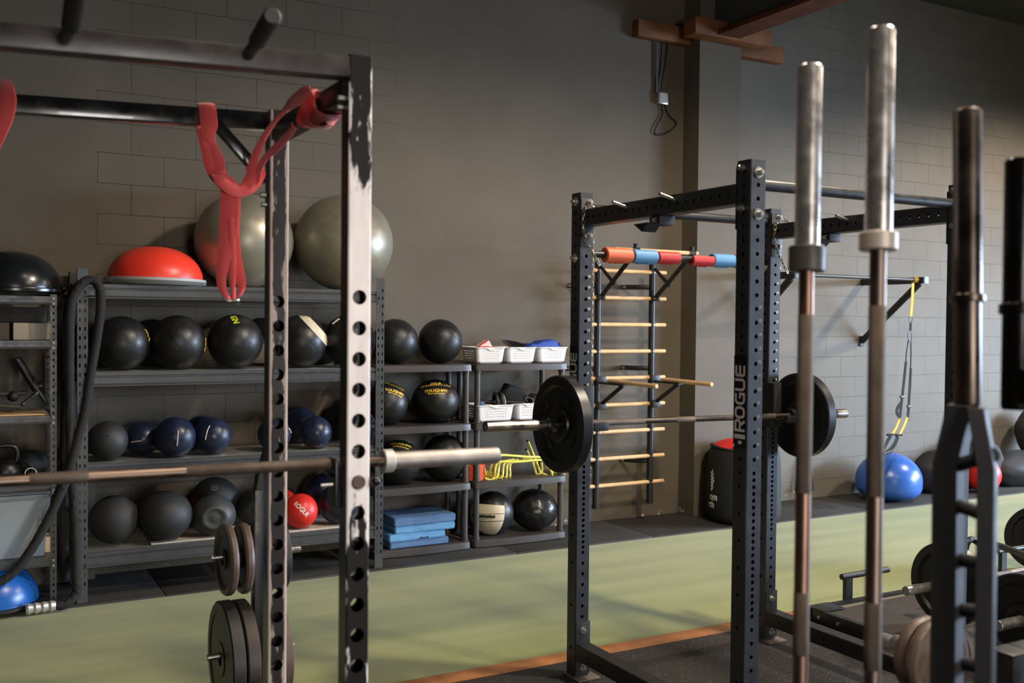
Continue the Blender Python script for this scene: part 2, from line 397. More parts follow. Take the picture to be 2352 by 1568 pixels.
def ribbed(m, scale=63.):
    nt = m.node_tree; bs = nt.nodes['Principled BSDF']; tc = node(nt, 'ShaderNodeTexCoord'); w = node(nt, 'ShaderNodeTexWave', bands_direction='Z'); w.inputs['Scale'].default_value = scale
    nt.links.new(tc.outputs['Object'], w.inputs['Vector']); bp = node(nt, 'ShaderNodeBump'); bp.inputs['Strength'].default_value = .5; bp.inputs['Distance'].default_value = .0015
    nt.links.new(w.outputs['Fac'], bp.inputs['Height']); nt.links.new(bp.outputs[0], bs.inputs['Normal'])
    nt.links.new(mixc(nt, ramp(nt, w.outputs['Fac'], [(0, 0.), (.6, 1.)]).outputs[0], srgb(196, 60, 62), srgb(240, 92, 90)), bs.inputs['Base Color'])
ribbed(BAND)

# ------------------------------------------------------------------ the setting
def struct(o): o['kind'] = 'structure'; return o
YW, YP = 6.95, 6.74
WL = block_wall('painted_block', srgb(94, 85, 72), srgb(54, 49, 43), xoff=.02, smooth_lo=(2.2, 3.0, 6.6, 7.4))
WR = block_wall('painted_block_daylit', srgb(106, 99, 89), srgb(58, 53, 47), xoff=.02, smooth_lo=(2.2, 3.0, 6.6, 7.4))  # same wall paint, lightened so the daylight wash sits in its colour
WS = block_wall('skimmed_block', srgb(94, 85, 72), srgb(80, 76, 72))
g = G().box((-5, YW, 0), (5.56, YW+.25, 5)); struct(mk('wall_back', g, WL))
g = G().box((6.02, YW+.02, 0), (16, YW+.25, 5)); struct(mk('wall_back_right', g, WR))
g = G().box((5.56, YP, 0), (6.02, YW+.25, 5)); struct(mk('pilaster', g, WS))
g = G().box((.22, YP+.1, 0), (.77, YW+.25, 5)); struct(mk('pilaster', g, WS))
g = G().box((-5, -6, -.2), (16, YW+.25, -.03)); struct(mk('floor', g, mat('concrete', (90, 88, 84), .8, noise=.2)))
g = G().box((-5, -6, -.03), (16, 4.16, .0)); struct(mk('rubber_floor', g, speckle_floor('speckled_rubber')))
g = G().box((-5, 4.28, -.03), (16, 6.25, .0)); struct(mk('turf_strip', g, turf_mat('green_turf')))
g = G().box((-5, 4.16, -.03), (16, 4.28, .002)); struct(mk('trim_1', g, mat('edge_timber', (158, 104, 60), .7, noise=.3, nscale=6)))
# black mats along the wall, with the faint joints between them
MATM = mat('black_mat', (50, 47, 44), .7, noise=.25, nscale=3, bump=.3, bscale=220)
x = -5.0; k = 0
while x < 16:
    mo = mk('rubber_mat', G().box((x+.002, 6.25, -.03), (x+1.218, YW+.02, .012), c=.003), MATM); struct(mo); x += 1.22
DK = mat('dark_ceiling', (52, 50, 48), .9)
struct(mk('ceiling', G().box((-5, -6, 5), (14.2, YW+.25, 5.1)), DK))
struct(mk('wall_left', G().box((-5.2, -6, 0), (-5, YW+.25, 5)), DK))
struct(mk('wall_front', G().box((-5.2, -6.2, 0), (14.2, -6, 5)), DK))
# right wall stands round the open roller door the daylight comes through
g = G().box((14.0, -6, 2.75), (14.2, YW+.02, 5)); g.box((14.0, 5.4, 0), (14.2, YW+.02, 2.75)); g.box((14.0, -6, 0), (14.2, -4.2, 2.75))
struct(mk('wall_right', g, DK))
# roof beam over the pilaster and the timbers it sits on
bm_ = thing('roof_beam', 'dark steel roof beam running from the pilaster top towards the viewer', 'beam', (5.72, YP, 4.1))
g = G().box((5.62, -5.9, 4.12), (5.86, YW, 4.16)); mk('lower_flange', g, mat('rust_red_steel', (92, 42, 24), .6, noise=.4, nscale=6), bm_)
g = G().box((5.72, -5.9, 4.16), (5.76, YW, 4.62)); g.box((5.62, -5.9, 4.62), (5.86, YW, 4.66)); mk('web', g, mat('beam_grey', (70, 66, 62), .7), bm_)
t = mk('timber_bearer', G().box((5.38, 6.58, 4.10), (6.24, 6.74, 4.24), c=.006), RUST, loc=(5.8, 6.66, 4.1)); tag(t, 'short orange-brown timber laid across the pilaster front under the roof beam', 'timber')
t = mk('timber_bearer', G().box((5.0, 6.86, 4.09), (5.555, 6.95, 4.23), c=.006), RUST, loc=(5.2, 6.9, 4.1)); tag(t, 'brown timber end on the wall left of the pilaster, above the outlet wires', 'timber')
t = mk('timber_bearer', G().box((6.025, 6.87, 4.08), (6.66, 6.965, 4.22), c=.006), RUST, loc=(6.3, 6.9, 4.1)); tag(t, 'brown timber end on the wall right of the pilaster', 'timber')
# outlet box and its loose wires
ob = thing('outlet_box', 'small steel outlet box on the wall under the roof beam, wires hanging out', 'outlet', (5.302, YW, 3.6))
g = G().box((5.25, YW-.045, 3.56), (5.36, YW, 3.665), c=.008); mk('box', g, ZINC, ob)
g = G().box((5.262, YW-.05, 3.572), (5.348, YW-.044, 3.653), c=.002); mk('cover_plate', g, mat('plate_grey', (170, 166, 160), .5), ob)
WIRE = mat('black_cable', (26, 25, 24), .6)
g = G().tube(bez([at(u, v, y=6.93) for u, v in ((1519, 95), (1518, 150), (1512, 200), (1517, 235), (1522, 262), (1508, 290), (1504, 305), (1515, 309), (1538, 300), (1554, 283), (1540, 268), (1530, 250), (1526, 228), (1518, 218))]), .006, 6)
mk('loose_wire', g, WIRE, ob)
g = G().tube(bez([at(u, v, y=6.92) for u, v in ((1534, 98), (1528, 150), (1521, 190), (1519, 218))]), .006, 6); mk('feed_cable', g, WIRE, ob)
g = G().tube([at(1508, 98, y=6.93), at(1508, 214, y=6.93)], .011, 8); mk('conduit', g, mat('conduit', (92, 88, 84), .5), ob)

# ------------------------------------------------------------------ lights
w = bpy.data.worlds.new('world'); bpy.context.scene.world = w; w.use_nodes = True
w.node_tree.nodes['Background'].inputs[0].default_value = (.55, .68, 1, 1); w.node_tree.nodes['Background'].inputs[1].default_value = .05
def spot(name, loc, power, col, size=150, blend=.35, rad=.16, tgt=None):
    l = bpy.data.lights.new(name, 'SPOT'); l.energy = power; l.color = col; l.spot_size = radians(size); l.spot_blend = blend; l.shadow_soft_size = rad
    o = bpy.data.objects.new(name, l); COL.objects.link(o); o.location = loc
    d = V(tgt)-V(loc) if tgt else V((0,0,-1)); o.rotation_euler = d.to_track_quat('-Z', 'Y').to_euler(); return o
WARM = (1, .86, .70)
spot('high_bay_lamp', (2.2, 3.0, 4.6), 45, WARM, 161, .35)
spot('high_bay_lamp', (4.3, 2.6, 4.6), 700, WARM, 161, .35)
spot('high_bay_lamp', (10.4, 4.0, 4.6), 980, WARM, 161, .35)
spot('high_bay_lamp', (.9, .8, 4.4), 270, WARM, 86, .6)  # narrow unseen spot, added to brighten the scraped rack post
spot('high_bay_lamp', (5.4, -.8, 4.6), 500, WARM, 161, .35)
def area(name, loc, tgt, sx, sy, power, col, spread=180):
    l = bpy.data.lights.new(name, 'AREA'); l.shape = 'RECTANGLE'; l.size = sx; l.size_y = sy; l.energy = power; l.color = col; l.spread = radians(spread)
    o = bpy.data.objects.new(name, l); COL.objects.link(o); o.location = loc
    o.rotation_euler = (V(tgt)-V(loc)).to_track_quat('-Z', 'Y').to_euler(); return o
area('roller_door_sky', (17.2, .2, 3.2), (8.3, 6.6, 1.5), 8.5, 2.2, 1650, (.60, .77, 1), 110)
area('roller_door_daylight', (13.8, .6, 1.35), (4, 3.6, .7), 2.6, 2.4, 210, (.58, .75, 1), 90)
area('front_fill', (1.0, -5.7, 1.6), (2.2, 2.3, 1.2), 1.5, 2.3, 95, (1, .95, .90), 110)  # unseen fill added behind the viewer, for front faces and chrome streaks
sc = bpy.context.scene; sc.view_settings.view_transform = 'Standard'; sc.view_settings.look = 'None'; sc.view_settings.exposure = 0; sc.view_settings.gamma = 1
sc.view_settings.use_curve_mapping = False
try: sc.cycles.use_denoising = True; sc.cycles.max_bounces = 6
except Exception: pass
# ------------------------------------------------------------------ steel shelving by the wall
SX0, SX1, SY0, SY1, SH = .61, 2.513, 6.285, 6.80, 1.965
DECK = [.299, .822, 1.36, 1.877]
sr = thing('storage_rack', 'long dark grey boltless steel shelving of four shelves under the two large silver balls', 'shelving', ((SX0+SX1)/2, SY0, .012))
def angle_post(x, y, sx, sy, h=SH, w=.058):
    """an L of sheet steel with teardrop slots"""
    g = G(); t = .003
    zs = [.10+i*.0533 for i in range(int((h-.12)/.0533))]
    xa, xb = (x, x+sx*w); ya, yb = (y, y+sy*w*.75)
    # front flange with two columns of slots
    def flange(P, W, cols):
        cuts = []
        for z in zs: cuts += [z, z+.022]
        zz = [0]+cuts+[h-.012]
        for i, (a, b) in enumerate(zip(zz, zz[1:])):
            if i % 2 == 0:
                g.add([P(0, a), P(W, a), P(W, b), P(0, b)], [(0,1,2,3)])
            else:
                e = [0]; 
                for c in cols: e += [c-.0045, c+.0045]
                e.append(W)
                for j in range(0, len(e), 2):
                    g.add([P(e[j], a), P(e[j+1], a), P(e[j+1], b), P(e[j], b)], [(0,1,2,3)])
    flange(lambda s, z: (x+sx*s, y, .012+z), w, (.014, .042)); flange(lambda s, z: (x+sx*s, y+sy*t, .012+z), w, (.014, .042))
    flange(lambda s, z: (x, y+sy*s, .012+z), w*.75, (.02,)); flange(lambda s, z: (x+sx*t, y+sy*s, .012+z), w*.75, (.02,))
    return g
for x, y, sx, sy in ((SX0, SY0, 1, 1), (SX1, SY0, -1, 1), (SX0, SY1, 1, -1), (SX1, SY1, -1, -1)):
    mk('upright', angle_post(x, y, sx, sy), SHELFM, sr)
for z in DECK:
    for y, s in ((SY0+.004, 1), (SY1-.004, -1)):
        g = G(); pr = [(0, 0), (0, .020), (.006, .024), (.006, .030), (0, .034), (0, .066), (.010, .075), (.010, .080), (-.002, .084)][::-1]
        # stepped rail profile: ledge on top, recess line, face, pale lower lip
        P = [(.030, 0), (.0, 0), (.0, -.020), (.007, -.023), (.007, -.029), (.0, -.033), (.0, -.066), (-.017, -.076), (-.017, -.081), (.02, -.081)]
        for x0, x1 in ((SX0+.045, SX1-.045),):
            vs = [(x0, y+s*a, z+b) for a, b in P]+[(x1, y+s*a, z+b) for a, b in P]; n = len(P)
            g.add(vs, [(i, i+1, n+i+1, n+i) for i in range(n-1)])
            g.add([(x0, y+s*.03, z), (x1, y+s*.03, z), (x1, y+s*.03, z-.08), (x0, y+s*.03, z-.08)], [(0,1,2,3)])
        mk('shelf_rail', g, SHELFM, sr, ang=25)
    for x in (SX0+.004, SX1-.034):
        mk('end_rail', G().box((x, SY0+.04, z-.06), (x+.03, SY1-.04, z-.004)), SHELFM, sr)
    g = G()
    y = SY0+.03
    while y < SY1-.03:
        g.tube([(SX0+.05, y, z+.001), (SX1-.05, y, z+.001)], .0022, 5); y += .0125
    for i in range(9):
        x = SX0+.07+i*(SX1-SX0-.14)/8; g.tube([(x, SY0+.02, z-.003), (x, SY1-.02, z-.003)], .003, 5)
    mk('wire_deck', g, WIREM, sr)
bz = DECK[0]+.005
mk('shelf_board', G().box((SX0+.42, SY0+.05, bz), (1.62, SY1-.06, bz+.008)), BOARD, sr, label='pale board lying on the lowest wire deck')
mk('shelf_board', G().box((1.66, SY0+.03, bz), (2.42, SY1-.06, bz+.008)), BOARD, sr)

# black plastic shelving, two units side by side
def plastic_shelf(x0, x1, label):
    y0, y1 = 6.5, 6.87
    t = thing('plastic_shelf_unit', label, 'shelving', ((x0+x1)/2, y0, .012), 'black plastic shelf units')
    tops = [.069, .502, .935, 1.368]
    for z in tops:
        g = G(); n = 14; rim = []; c = .03
        def outline(ins):
            o = [(x0+ins, y1-ins), (x0+ins, y0+c+ins*.3), (x0+c*.4+ins, y0+c*.3+ins)]
            for i in range(n+1):
                s = i/n; o.append((x0+c+ins+(x1-x0-2*c-2*ins)*s, y0+ins-.022*sin(pi*s)))
            return o+[(x1-c*.4-ins, y0+c*.3+ins), (x1-ins, y0+c+ins*.3), (x1-ins, y1-ins)]
        A, B = outline(0), outline(.006); N = len(A)
        vs = [(a, b, z-.006) for a, b in A]+[(a, b, z) for a, b in B]+[(a, b, z-.044) for a, b in A]+[(a, b, z-.050) for a, b in B]+[(a, b, z-.050) for a, b in outline(-.003)]+[(a, b, z-.042) for a, b in outline(-.003)]
        fs = [tuple(range(N, 2*N))[::-1], tuple(range(3*N, 4*N))]
        for i in range(N):
            j = (i+1) % N; fs += [(i, j, N+j, N+i), (5*N+i, 5*N+j, j, i), (4*N+i, 4*N+j, 5*N+j, 5*N+i), (3*N+i, 3*N+j, 4*N+j, 4*N+i)]
        g.add(vs, fs); mk('shelf', g, PLAS, t, ang=30)
    for k, (za, zb) in enumerate(zip(tops, tops[1:])):
        for x in (x0+.034, x1-.034):
            for y in (y0+.045, y1-.03):
                g = G().tube([(x, y, za), (x, y, za+.02), (x, y, za+.021), (x, y, zb-.07), (x, y, zb-.069), (x, y, zb-.05)], [.026, .026, .022, .022, .026, .026], 16)
                mk('leg', g, PLAS, t)
    for x in (x0+.034, x1-.034):
        for y in (y0+.045, y1-.03): mk('foot', G().tube([(x, y, .012), (x, y, .02)], [.024, .026], 14), PLAS, t)
    return t
u1 = plastic_shelf(2.535, 3.292, 'black plastic four-tier shelf unit holding the blue foam pads and black wall balls')
u2 = plastic_shelf(3.318, 4.115, 'black plastic four-tier shelf unit holding the white baskets and yellow hurdles')

# bolted angle shelving at the left edge of the picture
AX1, AY0 = .500, 6.26
AX0 = -.45; AY1 = 6.66
TA = [1.800, 1.548, 1.12, .735, .30]
ar = thing('angle_shelving', 'slotted-angle steel shelving with bright bolts at the left edge', 'shelving', (AX1-.3, AY0, .012))
def slot_angle(x, y, sx, sy):
    g = G()
    for P in (lambda s, z: (x+sx*s, y, .012+z), lambda s, z: (x, y+sy*s, .012+z)):
        zz = [0]; z = .05
        while z < 1.77: zz += [z, z+.014]; z += .038
        zz.append(1.80)
        for i, (a, b) in enumerate(zip(zz, zz[1:])):
            if i % 2 == 0: g.add([P(0, a), P(.034, a), P(.034, b), P(0, b)], [(0,1,2,3)])
            else:
                g.add([P(0, a), P(.012, a), P(.012, b), P(0, b)], [(0,1,2,3)]); g.add([P(.022, a), P(.034, a), P(.034, b), P(.022, b)], [(0,1,2,3)])
    return g
for x, y, sx, sy in ((AX1, AY0, -1, 1), (AX1, AY1, -1, -1), (AX0, AY0, 1, 1), (AX0, AY1, 1, -1)): mk('upright', slot_angle(x, y, sx, sy), SHELFM, ar)
for z in TA:
    g = G().box((AX0+.005, AY0+.004, z-.018), (AX1-.005, AY1-.004, z)); 
    g.box((AX0+.005, AY0+.004, z-.045), (AX1-.012, AY0+.012, z-.019)); g.tube([(AX0+.01, AY0+.004, z-.042), (AX1-.03, AY0+.004, z-.042)], .007, 8)
    s_ = mk('shelf', g, SHELFM, ar)
    for dz in (-.012, -.042): mk('bolt', G().cyl((AX1-.017, AY0+.002, z+dz), (AX1-.017, AY0-.008, z+dz), .0075, 10), mat('dull_bolt', (150, 148, 142), .5, .8), ar)

# ------------------------------------------------------------------ balls
MISM = []
def ball_root(name, label, cat, u, v, rp, Y, deck, group, sz=1.0):
    p = at(u, v, y=Y); R = rp*dep(p)/FPX; zc = deck+R*sz; MISM.append((label, p.x, Y, zc, R, deck))
    return thing(name, label, cat, (p.x, Y, deck), group), R, V((0, 0, R*sz))
def seamed(R, sz, rot, lat=.62, nm=6, dep_=.011, wrinkle=0.):
    rot = M4.Rotation(rot[2], 4, 'Z')@M4.Rotation(rot[0], 4, 'X')@M4.Rotation(rot[1], 4, 'Y'); inv = rot.inverted()
    def fn(d):
        q = inv.to_3x3()@d; s = min(abs(abs(q.z)-lat)/.02, 9)
        if abs(q.z) < lat: a = (atan2(q.y, q.x)/(2*pi)*nm) % 1; s = min(s, min(a, 1-a)*2*pi/nm/.025)
        else: s = min(s, abs(q.x)/.02)
        f = 1-dep_*exp(-s*s)
        if wrinkle: f += wrinkle*(sin(9*d.x+5*d.z)*sin(11*d.y-4*d.x+2)+.5*sin(23*d.z+13*d.x)*sin(19*d.y))
        return f
    return fn
def smooth_b(d): return 1.
VIEW = (V((0,0,0))-cF)
def cam_frame(p):
    """unit vectors on a ball at p: towards the eye, image right, image up"""
    f = (cC-V(p)).normalized(); r = V((0,0,1)).cross(f).normalized()*1; u = f.cross(r); return f, r, u
def print_on(root, C, R, txt, sx, sy, size, m, name='print', tilt=0., bold=0., sz=1., xs=1., off=.0015, arc=0.):
    """lettering wrapped on a ball: sx, sy = where on the ball it sits as seen by the viewer (-1..1)"""
    wc = root_loc(root)+C; f, r, u = cam_frame(wc)
    vs, fs = text_geo(txt, size*R, bold)
    n = f*sqrt(max(.001, 1-sx*sx-sy*sy))+r*sx+u*sy; n.normalize()
    tt = V((0,0,1)).cross(n).normalized(); uu = n.cross(tt)
    t2 = tt*cos(tilt)+uu*sin(tilt); u2 = n.cross(t2)
    out = []
    for p in vs:
        a, b = p.x*xs/R, p.y/R+arc*(p.x*xs/R)**2
        d = (n+t2*a+u2*b).normalized(); out.append(wc+V((d.x, d.y, d.z*sz))*(R+off))
    g = G(); g.add(out, fs); return mk(name, g, m, root, ang=0)
def strokes_on(root, C, R, pts, w, m, name, sz=1., off=.002):
    """a stitched line on a ball; pts in viewer-relative (-1..1) coordinates"""
    wc = root_loc(root)+C; f, r, u = cam_frame(wc); g = G()
    P = []
    for sx, sy in pts:
        n = (f*sqrt(max(.0005, 1-sx*sx-sy*sy))+r*sx+u*sy).normalized(); P.append(wc+V((n.x, n.y, n.z*sz))*(R+off))
    g.tube(P, w, 6); return mk(name, g, m, root)
BG = 'wall balls and slam balls on the shelves'
def zone(root, C, R, m, name, axis, lo, hi, a0, a1, sz=1., off=.0016, n=28, na=40):
    """a smooth coloured panel: between two parallel cuts lo..hi across axis, angles a0..a1 round it (0 = towards the viewer)"""
    wc = root_loc(root)+C; f, r, u = cam_frame(wc); A = (r*axis[0]+u*axis[1]+f*axis[2]).normalized(); e1 = (f-A*f.dot(A)).normalized(); e2 = A.cross(e1); g = G(); vs = []
    for i in range(n+1):
        t = lo+(hi-lo)*i/n; q = sqrt(max(0, 1-t*t))
        for k in range(na+1):
            a = radians(a0+(a1-a0)*k/na); d = A*t+(e1*cos(a)+e2*sin(a))*q; vs.append(wc+V((d.x, d.y, d.z*sz))*(R+off))
    g.add(vs, [(i*(na+1)+k, i*(na+1)+k+1, (i+1)*(na+1)+k+1, (i+1)*(na+1)+k) for i in range(n) for k in range(na)])
    return mk(name, g, m, root, ang=80)
def ball(name, label, u, v, rp, Y, deck, m, seams=None, sz=1.0, wr=0., group=BG, cat='ball', nu=40):
    root, R, C = ball_root(name, label, cat, u, v, rp, Y, deck, group, sz)
    fn = seamed(R, sz, seams, wrinkle=wr) if seams else (lambda d: 1+(wr*sin(9*d.x+5*d.z)*sin(11*d.y) if wr else 0))
    g = G().sphere(root_loc(root)+C, R, nu*2 if seams else nu, nu if seams else nu//2+4, sz, fn)
    mk('shell', g, m, root, ang=60)
    if seams:
        rt = M4.Rotation(seams[2], 4, 'Z')@M4.Rotation(seams[0], 4, 'X')@M4.Rotation(seams[1], 4, 'Y'); wc = root_loc(root)+C; g = G(); lat = .62; cl = sqrt(1-lat*lat)
        def Q(d): d = rt.to_3x3()@V(d); q = R*(fn(d)+.0015); return wc+V((d.x*q, d.y*q, d.z*q*sz))
        for s in (-1, 1):
            g.tube([Q((cl*cos(a), cl*sin(a), s*lat)) for a in [i*pi/24 for i in range(48)]], .0013, 5, closed=True)
            g.tube([Q((0, sin(t), s*cos(t))) for t in [(-1+i/8)*math.acos(lat) for i in range(17)]], .0013, 5)
        for k in range(6):
            a = k*pi/3; g.tube([Q((cos(a)*cos(t), sin(a)*cos(t), sin(t))) for t in [math.asin(lat)*(-1+i/8) for i in range(17)]], .0013, 5)
        mk('seam', g, SEAM, root)
    return root, R, C
SEAM = mat('seam_black', (12, 12, 12), .8)
D2, D3, D4 = DECK[2]+.004, DECK[1]+.004, DECK[0]+.013
ys = 'medicine_ball'
# shelf 3 (wall balls)
ball(ys, 'black wall ball half hidden behind the left upright of the long shelving', 188, 800, 50, 6.78, D2, VINYL, (.4, .2, 1))
r_, R_, C_ = ball(ys, 'black wall ball with yellow lacing, first in front on the second shelf down', 279, 796, 62, 6.44, D2, VINYL, (.9, .3, .5))
strokes_on(r_, C_, R_, [(.80, .50), (.84, .47), (.87, .40), (.91, .33), (.90, .25), (.94, .22), (.955, .12), (.93, .08)], .0035, YEL, 'lacing')
ball(ys, 'black wall ball in the back row behind the two yellow-marked ones', 350, 790, 55, 6.79, D2, VINYL, (.3, .8, .4))
r_, R_, C_ = ball(ys, 'black wall ball with a zigzag of yellow stitching low on its right edge', 408, 797, 62, 6.44, D2, VINYL, (.5, .9, .9))
strokes_on(r_, C_, R_, [(.97, .17), (.985, .08), (.965, .05), (.985, -.04), (.96, -.10), (.975, -.18), (.94, -.27), (.93, -.33)], .003, YEL, 'lacing')
r_, R_, C_ = ball(ys, 'black wall ball with lime green letters near its top', 540, 793, 62, 6.44, D2, VINYL, (.4, .3, 1.9))
print_on(r_, C_, R_, 'IGN', -.03, .82, .30, LIME, tilt=-1.25, bold=.002)
r_, R_, C_ = ball(ys, 'dark ball with a tan lower panel behind the lime-lettered wall ball', 602, 797, 55, 6.78, D2, VINYL, (.2, .2, .3))
zone(r_, C_, R_, TANV, 'tan_panel', (0,1,0), -.88, -.08, -80, 80)
r_, R_, C_ = ball(ys, 'black wall ball with a cream band across its top right, wrinkled', 690, 792, 60, 6.44, D2, VINYL, (.9, .2, 2.3))
zone(r_, C_, R_, TANV, 'cream_panel', (.74,.68,0), .60, .88, -95, 100)
r_, R_, C_ = ball(ys, 'black ball with a small blue ring badge behind the cream-banded wall ball', 738, 795, 48, 6.79, D2, VINYL, (.1, .6, .3))
print_on(r_, C_, R_, 'O', .25, .40, .34, mat('blue_print', (60, 90, 130), .6), 'badge')
r_, R_, C_ = ball(ys, 'black wall ball with a red and white tag, behind the worn white rack post', 802, 795, 60, 6.44, D2, VINYL, (.3, .5, .6))
strokes_on(r_, C_, R_, [(-.62, .62), (-.5, .72), (-.36, .82)], .006, WHT, 'white_tag'); strokes_on(r_, C_, R_, [(-.52, .80), (-.42, .86)], .003, REDR, 'red_tag')
# shelf 2 (navy slam balls)
def valve(root, C, R, sx, sy):
    wc = root_loc(root)+C; f, r, u = cam_frame(wc); n = (f*sqrt(1-sx*sx-sy*sy)+r*sx+u*sy).normalized()
    mk('valve', G().cyl(wc+n*(R-.002), wc+n*(R+.0015), .006, 12), BLK, root)
r_, R_, C_ = ball('slam_ball', 'dark grey rubber ball with a valve dot, leftmost on the third shelf down', 247, 1015, 45, 6.40, D3, VINYLM, nu=48); valve(r_, C_, R_, 0, .22)
for lab, u, v, rp, Y, st in (
    ('navy blue slam ball lying on its side stripe, right of the valve-dot ball', 327, 1017, 39, 6.53, [(-.93, -.23), (-.5, -.17), (-.05, -.12)]),
    ('navy blue slam ball with an upright silver stripe, biggest of the front navy balls', 402, 1012, 46, 6.38, [(.14, .30), (.13, .05), (.11, -.2), (.09, -.42)]),
    ('navy blue slam ball in the back row between two striped ones', 462, 1000, 38, 6.72, None),
    ('navy blue slam ball with a slanted orange and silver stripe', 489, 1006, 42, 6.42, [(-.17, .54), (-.28, .3), (-.34, .05), (-.38, -.2)]),
    ('navy blue slam ball half behind the left black rack post', 630, 1000, 38, 6.42, [(.98, .05), (.9, .25), (.8, .35)]),
    ('dark navy slam ball in the back row right of the left black rack post', 690, 993, 41, 6.74, None),
    ('plain navy blue slam ball in front, between the two perforated rack posts', 725, 998, 37, 6.42, None),
    ('navy ball peeking out right of the worn white rack post', 823, 994, 42, 6.42, None)):
    r_, R_, C_ = ball('slam_ball', lab, u, v, rp, Y, D3, NAVY, nu=48)
    if st: strokes_on(r_, C_, R_, st, .0035, PINK, 'stripe')
ball('slam_ball', 'brown-black rubber ball in the back row against the worn white rack post', 790, 965, 45, 6.78, D3, VINYLM)
# lowest shelf
ball('slam_ball', 'large dull black slam ball at the left end of the lowest long shelf', 262, 1192, 55, 6.45, D4, mat('brown_black_rubber', (40, 38, 36), .7, noise=.2))
ball('slam_ball', 'large black slam ball with a leathery surface, second on the lowest long shelf', 378, 1203, 62, 6.415, D4, VINYLM, sz=.9)
ball('slam_ball', 'red ball mostly hidden behind the leathery black slam ball', 404, 1185, 36, 6.8, D4, REDR)
r_, R_, C_ = ball('slam_ball', 'black slam ball with a round grey badge at the back of the lowest shelf', 493, 1172, 54, 6.76, D4, VINYLM)
print_on(r_, C_, R_, 'O', -.02, .50, .34, mat('grey_print', (110, 112, 112), .6), 'badge'); print_on(r_, C_, R_, '8', -.02, .50, .16, mat('grey_print', (110, 112, 112), .6), 'badge')
root, R, C = ball_root('slam_ball', 'black slam ball with a dented flat face, in front of the badge ball', 'ball', 490, 1200, 50, 6.41, D4, BG, .92)
wc = root_loc(root)+C; f, r, u = cam_frame(wc); nd = (f*.93-u*.15+r*.05).normalized()
def dent(d):
    c = d.dot(nd); return 1-.16*(1/(1+exp(-(c-.90)*60)))+.02*exp(-((c-.86)/.03)**2)
mk('shell', G().sphere(wc, R, 64, 40, .92, dent), mat('dented_rubber', (52, 54, 55), .5, noise=.1), root, ang=60)
ball('slam_ball', 'black slam ball half behind the weight tree', 582, 1162, 38, 6.64, D4, VINYLM)
r_, R_, C_ = ball('slam_ball', 'bright red slam ball with white lettering on the lowest shelf', 690, 1187, 39.5, 6.38, D4, REDR, nu=48)
print_on(r_, C_, R_, 'ROGUE', .05, .10, .40, WHT, tilt=-.80, bold=.0012, xs=.9)
ball('slam_ball', 'red ball seen through the holes of the left black rack post', 645, 1162, 36, 6.7, D4, REDR)
ball('slam_ball', 'navy slam ball at the back, above and right of the lettered red ball', 740, 1165, 47, 6.76, D4, NAVY, nu=48)
ball('slam_ball', 'navy slam ball in front, against the worn white rack post on the lowest shelf', 778, 1180, 46, 6.41, D4, NAVY, nu=48)
# plastic shelves
T = [.069, .502, .935, 1.368]
ball(ys, 'black wall ball on the top plastic shelf, next to the steel upright', 908, 787, 52, 6.66, T[3], VINYL, (.7, .1, 1.2))
ball(ys, 'black wall ball on the top plastic shelf, touching the white baskets', 1011, 786, 51, 6.66, T[3], VINYL, (.5, .6, .2), group=BG)
def tough(label, u, v, rp, Y, deck, sz, sx, sy, tilt, lb, zz=True):
    r_, R_, C_ = ball(ys, label, u, v, rp, Y, deck, VINYL, (.25, .1, .5), sz=sz)
    print_on(r_, C_, R_, 'TOUGHFIT', sx, sy, .215, YEL, tilt=tilt, bold=.0012, sz=sz)
    if lb: print_on(r_, C_, R_, '20LB', sx-.03, sy+.33, .22, YEL, tilt=tilt, bold=.0008, sz=sz)
    print_on(r_, C_, R_, 'TRAIN TO BE TOUGHER', sx, sy-.13, .068, YEL, tilt=tilt, bold=.0006, sz=sz)
    pts = []
    for i in range(25):
        a = -.62+i*.052; x = sx-.02+a*cos(tilt); b = sy+.24-.22*a*a+(.045 if i % 2 else -.02)+a*sin(tilt)
        if x*x+b*b < .97: pts.append((x, b))
    strokes_on(r_, C_, R_, pts, .0022, YEL, 'zigzag_stitching', sz=sz)
tough('black wall ball with slanted yellow lettering, left on the second plastic shelf', 888, 929, 49, 6.66, T[2], 1., .40, .55, -.42, False)
tough('black wall ball with level yellow lettering and zigzag facing forward, second plastic shelf', 1000, 928, 55, 6.66, T[2], .9, .03, .48, .03, True)
tough('black wall ball with yellow print, partly behind the barbell sleeve on the third plastic shelf', 915, 1071, 53, 6.66, T[1], .96, .10, .80, -.3, False)
r_, R_, C_ = ball(ys, 'black wall ball with a knotted tab on top, third plastic shelf', 1021, 1062, 53, 6.66, T[1], VINYL, (.2, .3, .9))
w_ = root_loc(r_)+C_; mk('tab', G().tube([w_+V((0,0,R_-.004)), w_+V((.004,0,R_+.012)), w_+V((-.006,0,R_+.022))], [.012, .009, .004], 8), VINYL, r_)
r_, R_, C_ = ball(ys, 'black and tan wall ball on the lowest plastic shelf', 1131, 1188, 49, 6.66, T[0], VINYL, (1.57, .1, .75), wr=.006)
zone(r_, C_, R_, TANV, 'tan_panel', (.06,1,0), -.96, .34, -95, 33, off=.007)
strokes_on(r_, C_, R_, [(-.9, -.13), (-.72, -.14), (-.55, -.17), (-.4, -.15), (-.25, -.18), (-.1, -.16), (.02, -.19), (.12, -.16)], .0085, BLK, 'stitched_print', off=.009)
for yy in (-.05, -.36): strokes_on(r_, C_, R_, [(-.88+.2*q, yy-.02+.02*((q-3)/3)**2) for q in range(8)], .002, SEAM, 'seam', off=.008)
